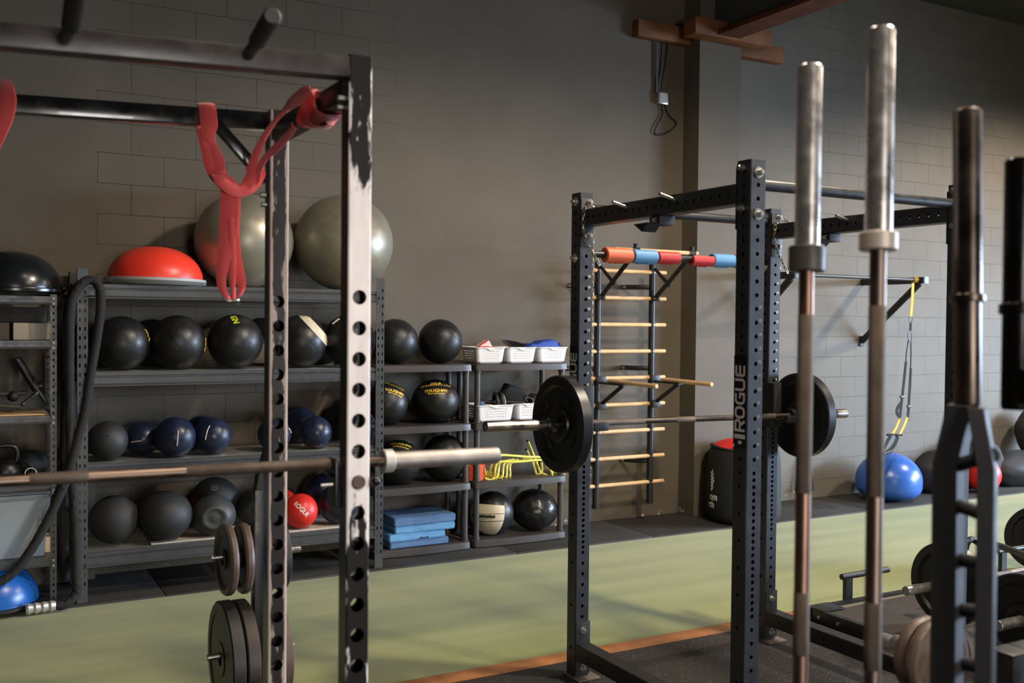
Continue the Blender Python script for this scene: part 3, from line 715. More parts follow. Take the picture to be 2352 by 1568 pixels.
ball(ys, 'slack wrinkled black wall ball on the lowest plastic shelf', 1227, 1190, 54, 6.66, T[0], mat('glossy_black_vinyl', (30, 29, 29), .28, bump=.3, bscale=25), (.8, .7, .6), sz=.86, wr=.013)
# silver stability balls and the red dome on top
SILV = mat('silver_vinyl', (152, 146, 130), .38, .5, noise=.06, rvar=.05)
for lab, u, v, rp in (('big silver-grey stability ball behind the hanging red strap', 561, 557, 111), ('big silver-grey stability ball behind the worn white rack post', 790, 556, 112)):
    root, R, C = ball_root('stability_ball', lab, 'exercise ball', u, v, rp, 6.56, DECK[3]+.004, 'silver stability balls', .98)
    a_ = .5 if u < 600 else 2.2
    fn = lambda d: 1-.004*exp(-(((d.x*cos(a_)+d.y*sin(a_)))/.02)**2)-.002*exp(-(((d.x*cos(a_)+d.y*sin(a_))-.12)/.015)**2)
    mk('shell', G().sphere(root_loc(root)+C, R, 96, 48, .98, fn), SILV, root, ang=60)
def dome_trainer(name, label, c, R, H, m, basem, tilt=(0,0,0), group=None, base_h=.042, rings=0):
    t = thing(name, label, 'balance trainer', c, group); t.rotation_euler = tilt
    prof = [(base_h*.9, R*.985)]+[(base_h+H*sin(a*pi/2/20), R*.96*cos(a*pi/2/20)**.92) for a in range(20)]+[(base_h+H, .001)]
    if rings: prof = [(h, r-(.0022 if i % 2 else 0)) for i, (h, r) in enumerate([(base_h+H*sin(a*pi/2/60), R*.96*cos(a*pi/2/60)**.92) for a in range(60)])]+[(base_h+H, .001)]
    mk('dome', G().lathe(prof, n=64), m, t, world=False, ang=50)
    mk('base', G().lathe([(0, .001), (0, R*.80), (.006, R*.93), (base_h*.6, R*1.03), (base_h*.95, R*1.03), (base_h, R*1.0), (base_h, R*.9)], n=64), basem, t, world=False, ang=40)
    for s in (-1, 1): mk('grip', G().box((s*R*.98-.012, -.05, .012), (s*R*1.05+.012, .05, .034), c=.004), basem, t, world=False)
    return t
p = at(357, 655, y=6.50)
dome_trainer('balance_trainer', 'red rubber dome on a pale grey base on top of the long shelving', (p.x, 6.50, DECK[3]+.006), .293, .20, mat('red_dome', (238, 62, 44), .35, noise=.03), mat('pale_grey_plastic', (170, 168, 166), .5), (0, .012, .3))
p = at(30, 675, y=6.45)
dome_trainer('balance_trainer', 'glossy black ribbed dome on top of the slotted-angle shelving', (p.x, 6.46, TA[0]+.002), .275, .215, mat('gloss_black', (22, 24, 26), .24), mat('gloss_black', (22, 24, 26), .24), rings=1)
# ------------------------------------------------------------------ things on the slotted-angle shelving
p = at(-22, 1400, z=.06)
dome_trainer('balance_trainer', 'blue rubber dome on a black base on the floor at the left edge', (p.x, 6.42, .014), .27, .21, mat('blue_dome', (28, 92, 168), .3), RUB, rings=1)
def wbox(name, label, cat, a, b, m, c=.006, group=None):
    ctr = ((a[0]+b[0])/2, (a[1]+b[1])/2, a[2]); o = mk(name, G().box(a, b, c=c), m, loc=ctr); return tag(o, label, cat, group)
x0 = at(30, 750, y=6.36).x; x1 = at(121, 750, y=6.36).x
t = thing('storage_box', 'pale open storage box on the second shelf of the slotted-angle shelving', 'box', ((x0+x1)/2, 6.45, TA[1]))
g = G().box((x0, 6.36, TA[1]+.001), (x1, 6.58, TA[1]+.10), c=.008); mk('box', g, mat('cream_card', (176, 166, 150), .7), t)
wbox('cardboard_box', 'brown cardboard box left of the pale box on the slotted-angle shelving', 'box', (x0-.30, 6.34, TA[1]+.001), (x0-.02, 6.6, TA[1]+.10), mat('brown_card', (70, 60, 50), .8))
wbox('flat_box', 'dark flat board lying across the boxes under the top angle shelf', 'board', (-.2, 6.40, TA[1]+.104), (x1-.03, 6.62, TA[1]+.19), mat('dark_card', (58, 52, 46), .8))
# cable-machine handles on the third shelf
hd = thing('landmine_handle', 'black tubular landmine handle leaning on the slotted-angle shelving', 'handle', tuple(at(90, 940, y=6.42)-V((0,0,.0))))
a, b = at(38, 822, y=6.44), at(84, 895, y=6.44); mk('socket_tube', G().cyl(a, b, .024, 20, ch=.003), BLK, hd)
mk('shaft', G().cyl(b-(b-a).normalized()*.02, at(110, 930, y=6.42), .011, 14), BLK, hd)
mk('cross_handle', G().cyl(at(90, 898, y=6.44), at(50, 930, y=6.38), .012, 14, ch=.002), IRONG, hd)
mk('collar', G().cyl(at(84, 888, y=6.46), at(98, 884, y=6.46), .026, 20, ch=.004), BLK, hd)
hd = thing('pulley_handle', 'short black bar with a round knob lying on the slotted-angle shelving', 'handle', tuple(at(20, 935, y=6.42)))
mk('bar', G().cyl(at(-30, 906, y=6.42), at(62, 902, y=6.42), .013, 14, ch=.002), IRONG, hd); mk('knob', G().sphere(at(30, 910, y=6.42), .032, 20, 14), RUB, hd)
mk('lower_bar', G().cyl(at(-30, 930, y=6.38), at(45, 934, y=6.38), .014, 14, ch=.002), IRONG, hd)
wbox('plywood_sheet', 'thin plywood liner lying on the third slotted-angle shelf', 'board', (.2, AY0+.03, TA[2]+.001), (AX1-.04, AY1-.03, TA[2]+.008), WOODR, c=.001)
# fourth shelf: black lumps and ankle straps
p = at(73, 1052, y=6.44); R = 36*dep(p)/FPX
o = mk('medicine_ball', G().sphere((0,0,R*.92), R, 40, 24, .92, lambda d: 1-.06*max(0, abs(d.x)-.7)), VINYLM); o.location = (p.x, 6.46, TA[3]+.001); tag(o, 'squashed black ball on the fourth slotted-angle shelf', 'ball')
t = thing('kettlebell', 'black kettlebell with a glossy handle on the fourth slotted-angle shelf', 'kettlebell', (at(12, 1070, y=6.37).x, 6.37, TA[3]+.001))
mk('bell', G().lathe([(0,.001),(0,.05),(.02,.075),(.06,.088),(.10,.078),(.125,.05),(.13,.02)], n=36), IRON, t, world=False)
mk('handle', G().tube(bez([(-.05,0,.10),(-.062,0,.16),(-.04,0,.205),(.04,0,.205),(.062,0,.16),(.05,0,.10)]), .014, 12), IRON, t, world=False)
t = thing('ankle_strap', 'black strap with a metal ring between kettlebell and squashed ball', 'strap', (at(48, 1060, y=6.34).x, 6.34, TA[3]+.002))
mk('strap', G().tube(bez([(-.04,0,.006),(-.05,.0,.08),(0,.0,.12),(.05,.0,.08),(.05,0,.006)]), .006, 8, flat=.022, up=(0,1,0)), RUB, t, world=False)
mk('ring', G().tube([(.03*cos(a)+.05, -.02, .05+.03*sin(a)) for a in [i*pi/10 for i in range(20)]], .003, 6, closed=True), CHROME, t, world=False)
# translucent bin
BIN = mat('translucent_bin', (205, 216, 224), .35, trans=.45, alpha=.82)
t = thing('storage_bin', 'translucent plastic bin with a lid on the fifth slotted-angle shelf', 'bin', (.12, 6.44, TA[4]))
xr = at(122, 1150, y=6.31).x; zt = TA[4]+.40; xl = -.42
def frust(g, x0, x1, y0, y1, z0, x2, x3, y2, y3, z1):
    return g.add([(x0,y0,z0),(x1,y0,z0),(x1,y1,z0),(x0,y1,z0),(x2,y2,z1),(x3,y2,z1),(x3,y3,z1),(x2,y3,z1)], [(0,3,2,1),(0,1,5,4),(1,2,6,5),(2,3,7,6),(3,0,4,7)])
g = frust(G(), xl+.03, xr-.045, 6.34, 6.58, TA[4]+.002, xl, xr-.012, 6.31, 6.61, zt-.05); mk('tub', g, BIN, t)
g = G().box((xl-.01, 6.295, zt-.055), (xr, 6.625, zt-.035), c=.005); g.box((xl, 6.305, zt-.035), (xr-.008, 6.615, zt-.005), c=.008); mk('lid', g, BIN, t)
mk('clip', G().box((xr-.004, 6.40, zt-.075), (xr+.008, 6.5, zt-.01), c=.003), BIN, t)
wbox('plywood_offcut', 'small plywood offcut standing right of the translucent bin', 'board', (xr-.035, 6.42, TA[4]+.001), (xr-.004, 6.60, TA[4]+.09), WOODR, c=.002)
# battle rope
def rope(pts, r=.024):
    P = bez(pts, 10); g = G(); n = 12; tw = 0; vs = []; N = len(P); u = None
    for i, p in enumerate(P):
        t = (P[min(i+1, N-1)]-P[max(i-1, 0)]).normalized()
        if u is None: u = t.orthogonal().normalized()
        u = (u-t*u.dot(t)).normalized(); w = t.cross(u)
        if i: tw += (P[i]-P[i-1]).length*44
        for k in range(n):
            a = 2*pi*k/n; q = r*(1+.06*cos(3*(a+tw))); vs.append(p+u*(q*cos(a))+w*(q*sin(a)))
    g.add(vs, [(i*n+k, i*n+(k+1) % n, (i+1)*n+(k+1) % n, (i+1)*n+k) for i in range(N-1) for k in range(n)]+[tuple(range(n))[::-1], tuple((N-1)*n+k for k in range(n))]); return g
ROPE = mat('black_rope', (30, 27, 25), .85, noise=.35, nscale=60, bump=.5, bscale=150)
t = thing('battle_rope', 'thick dark battle rope draped over the left end of the long shelving', 'rope', (.66, 6.24, .02))
yy = 6.235
P = [at(175, 1330, y=6.22), at(172, 1200, y=6.22), at(163, 1050, y=6.22), at(160, 900, y=6.22), at(160, 780, y=6.22), at(163, 700, y=6.22), at(185, 655, y=6.23), at(210, 643, y=6.235), at(230, 665, y=6.225), at(230, 720, y=6.22), at(222, 780, y=6.22),
     at(208, 860, y=6.22), at(196, 940, y=6.22), at(178, 1010, y=6.21), at(158, 1085, y=6.20), at(140, 1130, y=6.19), at(112, 1190, y=6.18), at(76, 1255, y=6.17), at(35, 1310, y=6.16), at(-10, 1340, y=6.15), at(-90, 1370, y=6.14)]
mk('rope', rope(P, .026), ROPE, t)
e = [V((p.x, p.y, .04)) for p in [at(175, 1345, y=6.22), at(160, 1376, y=6.22), at(125, 1386, y=6.20)]]
mk('rope_tail', rope([P[0], V((P[0].x, 6.22, .09))]+[e[2]+V((.06,0,0)), e[2]], .026), ROPE, t)
q0, q1 = V((e[2].x+.005, 6.20, .04)), V((e[2].x-.15, 6.19, .04))
mk('taped_end', G().tube([q0+(q1-q0)*(i/12) for i in range(13)], [.030+.003*((i*7) % 3-1) for i in range(13)], 14), mat('silver_tape', (200, 196, 190), .35, .6, bump=.9, bscale=40), t, label='silver-taped rope end')
P2 = [at(150, 1330, y=6.5), at(148, 1150, y=6.5), at(150, 950, y=6.5), at(152, 800, y=6.5), at(158, 700, y=6.5), at(186, 652, y=6.4), at(200, 648, y=6.33)]
mk('rope_bight', rope(P2, .026), ROPE, t)

# ------------------------------------------------------------------ foam pads
FO1 = mat('blue_foam', (96, 148, 190), .8, bump=.5, bscale=60, noise=.08); FO2 = mat('slate_blue_foam', (78, 110, 146), .8, bump=.5, bscale=60, noise=.1)
def pad(name, label, x0, x1, y0, y1, z, h, m, seed, rz):
    random.seed(seed); t = mk(name, G(), m); me = t.data
    bm = bmesh.new(); bmesh.ops.create_grid(bm, x_segments=14, y_segments=10, size=.5); bm2 = bmesh.new()
    bm.free(); bmesh.ops.create_cube(bm2, size=1)
    for q in bm2.verts: q.co = V((q.co.x*(x1-x0), q.co.y*(y1-y0), q.co.z*h+h/2))
    bmesh.ops.subdivide_edges(bm2, edges=bm2.edges[:], cuts=7, use_grid_fill=True)
    bmesh.ops.bevel(bm2, geom=[e for e in bm2.edges if e.calc_face_angle(0) > .5], offset=.007, segments=2, affect='EDGES')
    for q in bm2.verts:
        e = max(abs(q.co.x)/((x1-x0)/2), abs(q.co.y)/((y1-y0)/2))
        q.co += V((random.uniform(-1,1), random.uniform(-1,1), random.uniform(-.5,.5) if q.co.z > h*.2 else 0))*(.0022 if e > .9 else .001)
        if e > .9 and random.random() < .06: q.co.x *= .988; q.co.y *= .988
    bm2.to_mesh(me); bm2.free(); me.materials.clear(); me.materials.append(m)
    for p in me.polygons: p.use_smooth = True
    me.set_sharp_from_angle(angle=radians(40))
    t.location = ((x0+x1)/2, (y0+y1)/2, z); t.rotation_euler.z = rz; return tag(t, label, 'foam pad', 'blue foam balance pads')
z = .0705; xa = 2.66
for nm, lab, x0, x1, y0, y1, h, m, rz in (
    ('foam_pad', 'slate-blue foam pad, bottom of the stack of four', 2.655, 3.115, 6.515, 6.82, .048, FO2, .02),
    ('foam_pad', 'light blue foam pad with a dark notch, second from the bottom of the stack', 2.645, 3.085, 6.51, 6.81, .052, FO1, .03),
    ('foam_pad', 'light blue foam pad, second from the top of the stack of four', 2.70, 3.165, 6.51, 6.82, .052, FO1, -.02),
    ('foam_pad', 'worn slate-blue foam pad, top of the stack of four', 2.685, 3.165, 6.505, 6.83, .058, FO2, .01)):
    o = pad(nm, lab, x0, x1, y0, y1, z+.0015, h, m, int(z*999), rz)
    if 'notch' in lab:
        g = G().prism([(-.03, 0), (.035, .003), (.03, .014), (.012, .009), (-.012, .010), (-.026, .016)], (0, 0, 0), (1,0,0), (0,0,1), .004)
        k_ = mk('notch', g, mat('notch_shade', (40, 52, 72), .9), o, world=False); k_.location = (.05, -(y1-y0)/2-.001, .004)
    z += h+.0015

# ------------------------------------------------------------------ perforated baskets
def basket(label, x0, x1, y0, y1, z, h=.12, tap=.014, rz=0., notch=True, nx=8, ny=11, group='white perforated baskets'):
    cx, cy = (x0+x1)/2, (y0+y1)/2; W, D = (x1-x0)/2, (y1-y0)/2
    t = thing('basket', label, 'basket', (cx, cy, z), group, rz)
    g = G()
    def wall(A, B, C, Dd, n, margin=.2, zlo=.22, zhi=.72, nch=False):
        # A,B lower corners; C,D upper corners (B->C up). holes as real gaps in a grid
        A, B, C, Dd = map(V, (A, B, C, Dd)); L = (B-A).length; hs = .0054/L
        us = [0]; 
        for i in range(n): c = margin+(1-2*margin)*i/(n-1) if n > 1 else .5; us += [c-hs/2, c+hs/2]
        us.append(1); ws = [0]; hv = .0054/h
        for j in range(4): c = zlo+(zhi-zlo)*j/3; ws += [c-hv/2, c+hv/2]
        ws.append(1)
        P = lambda u, w: (A+(B-A)*u)*(1-w)+(Dd+(C-Dd)*u)*w
        for i in range(len(us)-1):
            for j in range(len(ws)-1):
                if i % 2 and j % 2: continue
                g.add([P(us[i], ws[j]), P(us[i+1], ws[j]), P(us[i+1], ws[j+1]), P(us[i], ws[j+1])], [(0,1,2,3)])
    k = .022   # rounded corners
    w0, d0 = W-tap, D-tap
    lo = [(-w0+k, -d0), (w0-k, -d0), (w0, -d0+k), (w0, d0-k), (w0-k, d0), (-w0+k, d0), (-w0, d0-k), (-w0, -d0+k)]
    hi = [(-W+k, -D), (W-k, -D), (W, -D+k), (W, D-k), (W-k, D), (-W+k, D), (-W, D-k), (-W, -D+k)]
    kn = [nx, 0, ny, 0, nx, 0, ny, 0]; zb = .012
    for i in range(8):
        j = (i+1) % 8
        if kn[i]: wall((*lo[i], zb), (*lo[j], zb), (*hi[j], h), (*hi[i], h), kn[i], margin=.16)
        else:
            # corner patch, three facets
            def arc(P, Q, z_):
                c = V((P[0], P[1])); d = V((Q[0], Q[1])); o = V((d.x if abs(P[1]) > abs(Q[1]) and False else c.x, d.y)) if False else None
                sx = 1 if (P[0]+Q[0]) > 0 else -1; sy = 1 if (P[1]+Q[1]) > 0 else -1
                ox = min(abs(P[0]), abs(Q[0]))*sx; oy = min(abs(P[1]), abs(Q[1]))*sy
                a0 = atan2(P[1]-oy, P[0]-ox); a1 = atan2(Q[1]-oy, Q[0]-ox)
                while a1 < a0: a1 += 2*pi
                return [(ox+k*cos(a0+(a1-a0)*q/4), oy+k*sin(a0+(a1-a0)*q/4), z_) for q in range(5)]
            A, B = arc(lo[i], lo[j], zb), arc(hi[i], hi[j], h)
            g.add(A+B, [(q, q+1, 6+q, 5+q) for q in range(4)])
    ins = .010
    flo = [(x*(1-ins/w0), y*(1-ins/d0), .001) for x, y in lo]
    g.add([(*p, zb) for p in lo]+flo, [(i, 8+i, 8+(i+1) % 8, (i+1) % 8)[::-1] for i in range(8)]+[tuple(range(8, 16))[::-1]])
    me_ = bpy.data.meshes.new('x'); me_.from_pydata(g.v, [], g.f); bq = bmesh.new(); bq.from_mesh(me_); bpy.data.meshes.remove(me_); bmesh.ops.remove_doubles(bq, verts=bq.verts[:], dist=2e-5); bmesh.ops.recalc_face_normals(bq, faces=bq.faces[:]); g = G(); g.bm(bq)
    b_ = mk('tub', g, WPL, t, world=False, ang=0)
    so = b_.modifiers.new('s', 'SOLIDIFY'); so.thickness = .0016; so.offset = -1
    # rim, dipping into a grip at front and back
    def rimpath(e):
        P = []
        for s, sy in ((1, -1), (-1, 1)):
            for i in range(17):
                u = -1+2*i/16; x = u*(W-k)*s
                dip = .016*max(0, cos(min(1, abs(u)/.42)*pi/2)) if notch else 0
                P.append((x, sy*(D+e), h-dip))
            for a in (.25, .5, .75):
                an = (-pi/2 if s > 0 else pi/2)+a*pi/2; P.append((s*(W-k)+(k+e)*cos(an), sy*(D-k)+(k+e)*sin(an), h))
            for i in range(5):
                P.append((s*(W+e), (sy*(D-k))*(1-i/2), h))
            for a in (.25, .5, .75):
                an = (0 if s > 0 else pi)+a*pi/2; P.append((s*(W-k)+(k+e)*cos(an), -sy*(D-k)+(k+e)*sin(an), h))
        return P
    A, B = rimpath(-.001), rimpath(.007); n = len(A)
    g = G().add([(x, y, z_) for x, y, z_ in A]+[(x, y, z_-.001) for x, y, z_ in B]+[(x, y, z_-.007) for x, y, z_ in B], [(i, (i+1) % n, n+(i+1) % n, n+i) for i in range(n)]+[(n+i, n+(i+1) % n, 2*n+(i+1) % n, 2*n+i) for i in range(n)])
    mk('rim', g, WPL, t, world=False, ang=40); return t
def bx(u): return at(u, 815, y=6.515).x
basket('white perforated basket with a red and cream wrap in it, left of three', bx(1098)-.005, bx(1162), 6.515, 6.80, T[3]+.0015, rz=-.03)
basket('white perforated basket with black gloves in it, middle of three on the top plastic shelf', bx(1166)+.0, bx(1232), 6.51, 6.79, T[3]+.0015)
basket('white perforated basket with a blue strap in it, right of three', bx(1237), bx(1304), 6.515, 6.80, T[3]+.0015, rz=.02)
basket('wide white perforated basket with an ab wheel in it, second plastic shelf', bx(1099), bx(1183), 6.515, 6.78, T[2]+.0015, h=.125, nx=12)
basket('white perforated basket with a snap clip in it, beside the black bumper plate', bx(1189), bx(1239), 6.52, 6.79, T[2]+.0015, h=.128, nx=7, rz=.02)
# what lies in them
z = T[3]
def cloth(name, label, cat, px, y, m, th=.02, dy=.06, loc=None):
    P = [at(u, v, y=y) for u, v in px]; c = sum(P, V((0,0,0)))/len(P)
    g = G(); n = len(P); q = [V((c.x+(p.x-c.x)*.78, y-dy, c.z+(p.z-c.z)*.80)) for p in P]; b = [V((p.x, y+dy, p.z)) for p in P]
    q2 = [V((c.x+(p.x-c.x)*.97, y-dy*.6, c.z+(p.z-c.z)*.97)) for p in P]
    g.add(q+q2+P+b, [tuple(range(n))]+[(i, n+i, n+(i+1) % n, (i+1) % n) for i in range(n)]+[(n+i, 2*n+i, 2*n+(i+1) % n, n+(i+1) % n) for i in range(n)]+[(2*n+i, 3*n+i, 3*n+(i+1) % n, 2*n+(i+1) % n) for i in range(n)]+[tuple(range(3*n, 4*n))[::-1]])
    o = mk(name, g, m, loc=(c.x, y, min(p.z for p in P)), ang=50); return tag(o, label, cat)
t = thing('wrist_wrap', 'red-edged cream wrist wrap sticking out of the left white basket', 'wrap', tuple(at(1112, 800, y=6.62)))
P = [at(u, v, y=6.62) for u, v in ((1092, 797), (1102, 788), (1110, 783), (1117, 778), (1122, 790), (1127, 797))]
g = G().tube(bez(P, 5), .004, 6, flat=.004); 
c0 = [at(u, v, y=6.62) for u, v in ((1094, 798), (1103, 789), (1111, 785), (1116, 780), (1120, 783), (1128, 798))]; n = 6
g = G().add([p+V((0,-.03,0)) for p in c0]+[p+V((0,.03,0)) for p in c0], [tuple(range(6))[::-1], tuple(range(6, 12))]+[(i, (i+1) % 6, 6+(i+1) % 6, 6+i) for i in range(6)])
mk('wrap', g, mat('cream_cloth', (212, 196, 178), .8), t)
mk('edging', G().tube(bez([p+V((0,-.032,0)) for p in c0[:4]], 5), .0055, 6), mat('red_cloth', (190, 40, 40), .7), t)
mk('edging', G().tube(bez([p+V((0,-.032,0)) for p in (c0[0], at(1110, 796, y=6.62), c0[5])], 4), .0055, 6), mat('red_cloth', (190, 40, 40), .7), t)
cloth('boxing_glove', 'glossy black padded glove rising out of the middle white basket', 'glove', ((1152, 781), (1160, 780), (1180, 783), (1200, 789), (1212, 797), (1180, 800), (1170, 795)), 6.66, mat('gloss_black_vinyl', (20, 20, 21), .2, bump=.4, bscale=18), dy=.04)
cloth('knee_sleeve', 'bunched bright blue cloth sleeve over the right white basket', 'sleeve', ((1200, 797), (1210, 788), (1217, 791), (1228, 788), (1238, 782), (1252, 781), (1268, 779), (1276, 785), (1280, 797), (1240, 799)), 6.64, mat('blue_cloth', (28, 62, 150), .7, bump=.8, bscale=30), dy=.06)
cloth('weight_belt_end', 'small black rounded tip behind the blue sleeve in the right basket', 'strap', ((1276, 798), (1280, 787), (1286, 790), (1292, 798)), 6.70, RUB, dy=.03)
# ab wheel, harness, clip on the second tier
t = thing('ab_wheel', 'black twin ab wheel with handles lying in the wide white basket', 'ab wheel', tuple(at(1160, 930, y=6.6)))
for k, (u, v) in enumerate(((1139, 925), (1150, 923))):
    c = at(u, v, y=6.60); mk('wheel', G().lathe([(-.012, .055), (-.012, .075), (-.006, .081), (.006, .081), (.012, .075), (.012, .055)], c, (1, -.25, .1), 40), RUB, t)
c = at(1157, 921, y=6.58); mk('rim', G().lathe([(0, .018), (.004, .05), (-.004, .056)], c, (1, -.25, .1), 32), mat('grey_hub', (130, 126, 120), .4), t)
mk('handle', G().cyl(at(1155, 923, y=6.6), at(1205, 925, y=6.54), .016, 16, ch=.003), RUB, t); mk('handle', G().cyl(at(1138, 924, y=6.62), at(1103, 922, y=6.66), .016, 16, ch=.003), RUB, t)
cloth('head_harness', 'black neoprene harness standing up behind the ab wheel', 'harness', ((1150, 905), (1158, 890), (1163, 880), (1170, 882), (1180, 884), (1192, 890), (1202, 902), (1212, 912), (1218, 924), (1160, 926)), 6.68, mat('neoprene', (20, 20, 20), .8), dy=.04)
cloth('dip_belt', 'black padded belt end between the harness and the bumper plate', 'belt', ((1214, 915), (1222, 905), (1228, 903), (1237, 908), (1242, 920), (1240, 930), (1218, 930)), 6.64, mat('neoprene', (20, 20, 20), .8), dy=.04)
t = thing('snap_clip', 'steel snap clip hooked over the rim of the smaller white basket', 'clip', tuple(at(1218, 925, y=6.53)))
mk('gate', G().tube(bez([at(u, v, y=6.53) for u, v in ((1211, 922), (1208, 916), (1211, 912), (1220, 914), (1224, 918), (1225, 925), (1222, 928))], 4), .0028, 6), CHROME, t)
mk('link', G().tube(bez([at(u, v, y=6.53) for u, v in ((1219, 927), (1226, 924), (1233, 928), (1228, 930), (1219, 927))], 4), .0025, 6), CHROME, t)
o = mk('massage_ball', G().sphere((0,0,.03), .03, 30, 20, 1, lambda d: 1+.05*sin(14*d.x)*sin(14*d.y)*sin(14*d.z)), FO2); o.location = tuple(at(1106, 930, y=6.6)-V((0,0,.03))); tag(o, 'small knobbly slate-blue massage ball in the wide white basket', 'ball')

# orange cones in a stack, lying against the leg, and yellow hurdles
CONE = mat('orange_cone', (222, 92, 52), .5)
cx = at(1088, 1080, y=6.63).x
for k in range(13):
    o = mk('disc_cone', G().lathe([(0, .085), (.003, .085), (.006, .08), (.03, .034), (.03, .031), (.006, .076)], n=36), CONE, ang=50); o.location = (cx, 6.63, T[1]+.002+k*.0085)
    tag(o, ['thin orange disc cone in the tall nested stack beside the yellow hurdles', 'thin orange disc cone in the tall nested stack beside the yellow hurdles'][0], 'cone', 'orange disc cones')
HUR = mat('yellow_plastic', (224, 212, 92), .45)
def hurdle(label, px_bar, legs, r=.0092):
    """px_bar: outline of the tube as seen, at a depth of its own per point (u, v, y)"""
    P = [at(u, v, y=y) for u, v, y in px_bar]; t = thing('hurdle', label, 'hurdle', tuple(sum(P, V((0,0,0)))/len(P)), 'yellow training hurdles')
    mk('frame', G().tube(bez(P, 6), r, 10), HUR, t)
    for i in legs: mk('end_cap', G().cyl(P[i], P[i]+(P[i]-P[1 if i == 0 else -2]).normalized()*.016, r*1.15, 10), RUB, t)
    return t
hurdle('yellow hurdle lying on top of the pile, its bar highest', ((1113, 1098, 6.56), (1130, 1101, 6.55), (1135, 1080, 6.55), (1144, 1052, 6.55), (1152, 1045, 6.55), (1175, 1046, 6.56), (1215, 1049, 6.58), (1248, 1050, 6.6), (1254, 1058, 6.62), (1258, 1075, 6.64)), ())
hurdle('yellow hurdle whose bar runs second under the top one, right leg curling to the shelf', ((1150, 1100, 6.60), (1134, 1101, 6.57), (1136, 1085, 6.53), (1140, 1066, 6.53), (1148, 1060, 6.53), (1190, 1060, 6.53), (1240, 1056, 6.54), (1252, 1062, 6.54), (1264, 1078, 6.54), (1268, 1090, 6.54), (1262, 1094, 6.56), (1245, 1086, 6.60)), ())
hurdle('yellow hurdle with the longer leg up, black tip pointing left', ((1213, 1014, 6.74), (1222, 1035, 6.72), (1231, 1058, 6.70), (1240, 1082, 6.66), (1240, 1088, 6.64), (1232, 1088, 6.63), (1226, 1070, 6.62), (1222, 1055, 6.62), (1200, 1052, 6.61)), (0,))
hurdle('yellow hurdle with the shorter leg up beside it', ((1210, 1034, 6.78), (1216, 1048, 6.77), (1224, 1068, 6.76), (1232, 1084, 6.70), (1238, 1090, 6.68), (1245, 1080, 6.68), (1243, 1062, 6.68)), (0,))
for i, (u, v) in enumerate(((1146, 1062), (1156, 1063), (1164, 1064), (1171, 1063))):
    hurdle(['yellow hurdle leg loop, leftmost of the upright loops at the left of the pile', 'second upright yellow hurdle loop from the left of the pile', 'third upright yellow hurdle loop from the left of the pile', 'rightmost upright yellow hurdle loop at the left of the pile'][i],
           ((u+34, v-8+i*.5, 6.60+.02*i), (u+6, v-1, 6.58+.02*i), (u, v+8, 6.57+.02*i), (u-2+i*.9, v+26, 6.56+.02*i), (u-6+i*1.2, 1097, 6.56+.02*i), (u-16+i, 1099, 6.58+.02*i), (u-34, 1090-i*1.5, 6.64+.015*i), (u-38, 1082, 6.66+.015*i)), ())
hurdle('yellow hurdle leaning back against the orange cones', ((1110, 1066, 6.70), (1114, 1082, 6.66), (1118, 1092, 6.62), (1124, 1088, 6.60), (1128, 1072, 6.60), (1134, 1064, 6.60), (1150, 1062, 6.61)), ())
for i in range(3):
    hurdle(['yellow hurdle foot furthest right on the shelf, near the plate', 'yellow hurdle foot between the rightmost foot and the curled leg', 'yellow hurdle foot just right of the curled leg'][i], ((1254+i*4, 1070, 6.64+.02*i), (1268-i*2, 1082, 6.62+.03*i), (1278+(2-i)*5, 1086+(2-i)*1.2, 6.6+.02*i), (1284+(2-i)*7, 1086+(2-i)*1.5, 6.59+.02*i)), ())

# ------------------------------------------------------------------ stall bars on the wall
LAD = mat('ladder_black', (28, 28, 29), .42)
lt = thing('wall_ladder', 'black wall-mounted stall bars with nine beech rungs', 'stall bars', (4.83, 6.75, .17))
LX = (4.548, 5.094); LY = 6.75
for x in LX:
    g = G().tube([(x, LY, .185), (x, LY, 2.158)], .027, 20); mk('upright', g, LAD, lt)
    mk('end_cap', G().cyl((x, LY, .165), (x, LY, .20), .029, 20, ch=.003), RUB, lt); mk('end_cap', G().cyl((x, LY, 2.15), (x, LY, 2.17), .029, 20, ch=.003), RUB, lt)
for i in range(9):
    z = .346+.2196*i; mk('rung', G().cyl((LX[0]-.14, LY-.004, z), (LX[1]+.14, LY-.004, z), .0165, 18, ch=.004), WOODR, lt)
    for x in LX: mk('screw', G().cyl((x+.0, LY-.03, z), (x+.0, LY-.024, z), .006, 8), ZINC, lt)
for z in (.52, 1.30, 1.98):
    for x in LX:
        g = G().tube([(x, LY+.01, z), (x-.09, LY+.06, z), (x-.155, YW-.03, z), (x-.165, YW-.004, z)], .012, 10, flat=.02, up=(0,0,1)); mk('wall_bracket', g, LAD, lt)
        mk('bolt', G().cyl((x-.165, YW-.045, z), (x-.165, YW-.002, z), .012, 12), ZINC, lt)
pt = thing('pull_up_attachment', 'black hooked frame with a beech bar hung on top of the stall bars', 'pull-up bar', (4.83, 6.4, 2.0))
yb = 6.24; za = at(1430, 573, y=yb).z; xa, xb = at(1412, 573, y=yb).x, at(1603, 581, y=yb).x
mk('bar', G().cyl((xa, yb, za), (xb, yb, za), .0165, 18, ch=.004), WOODR, pt)
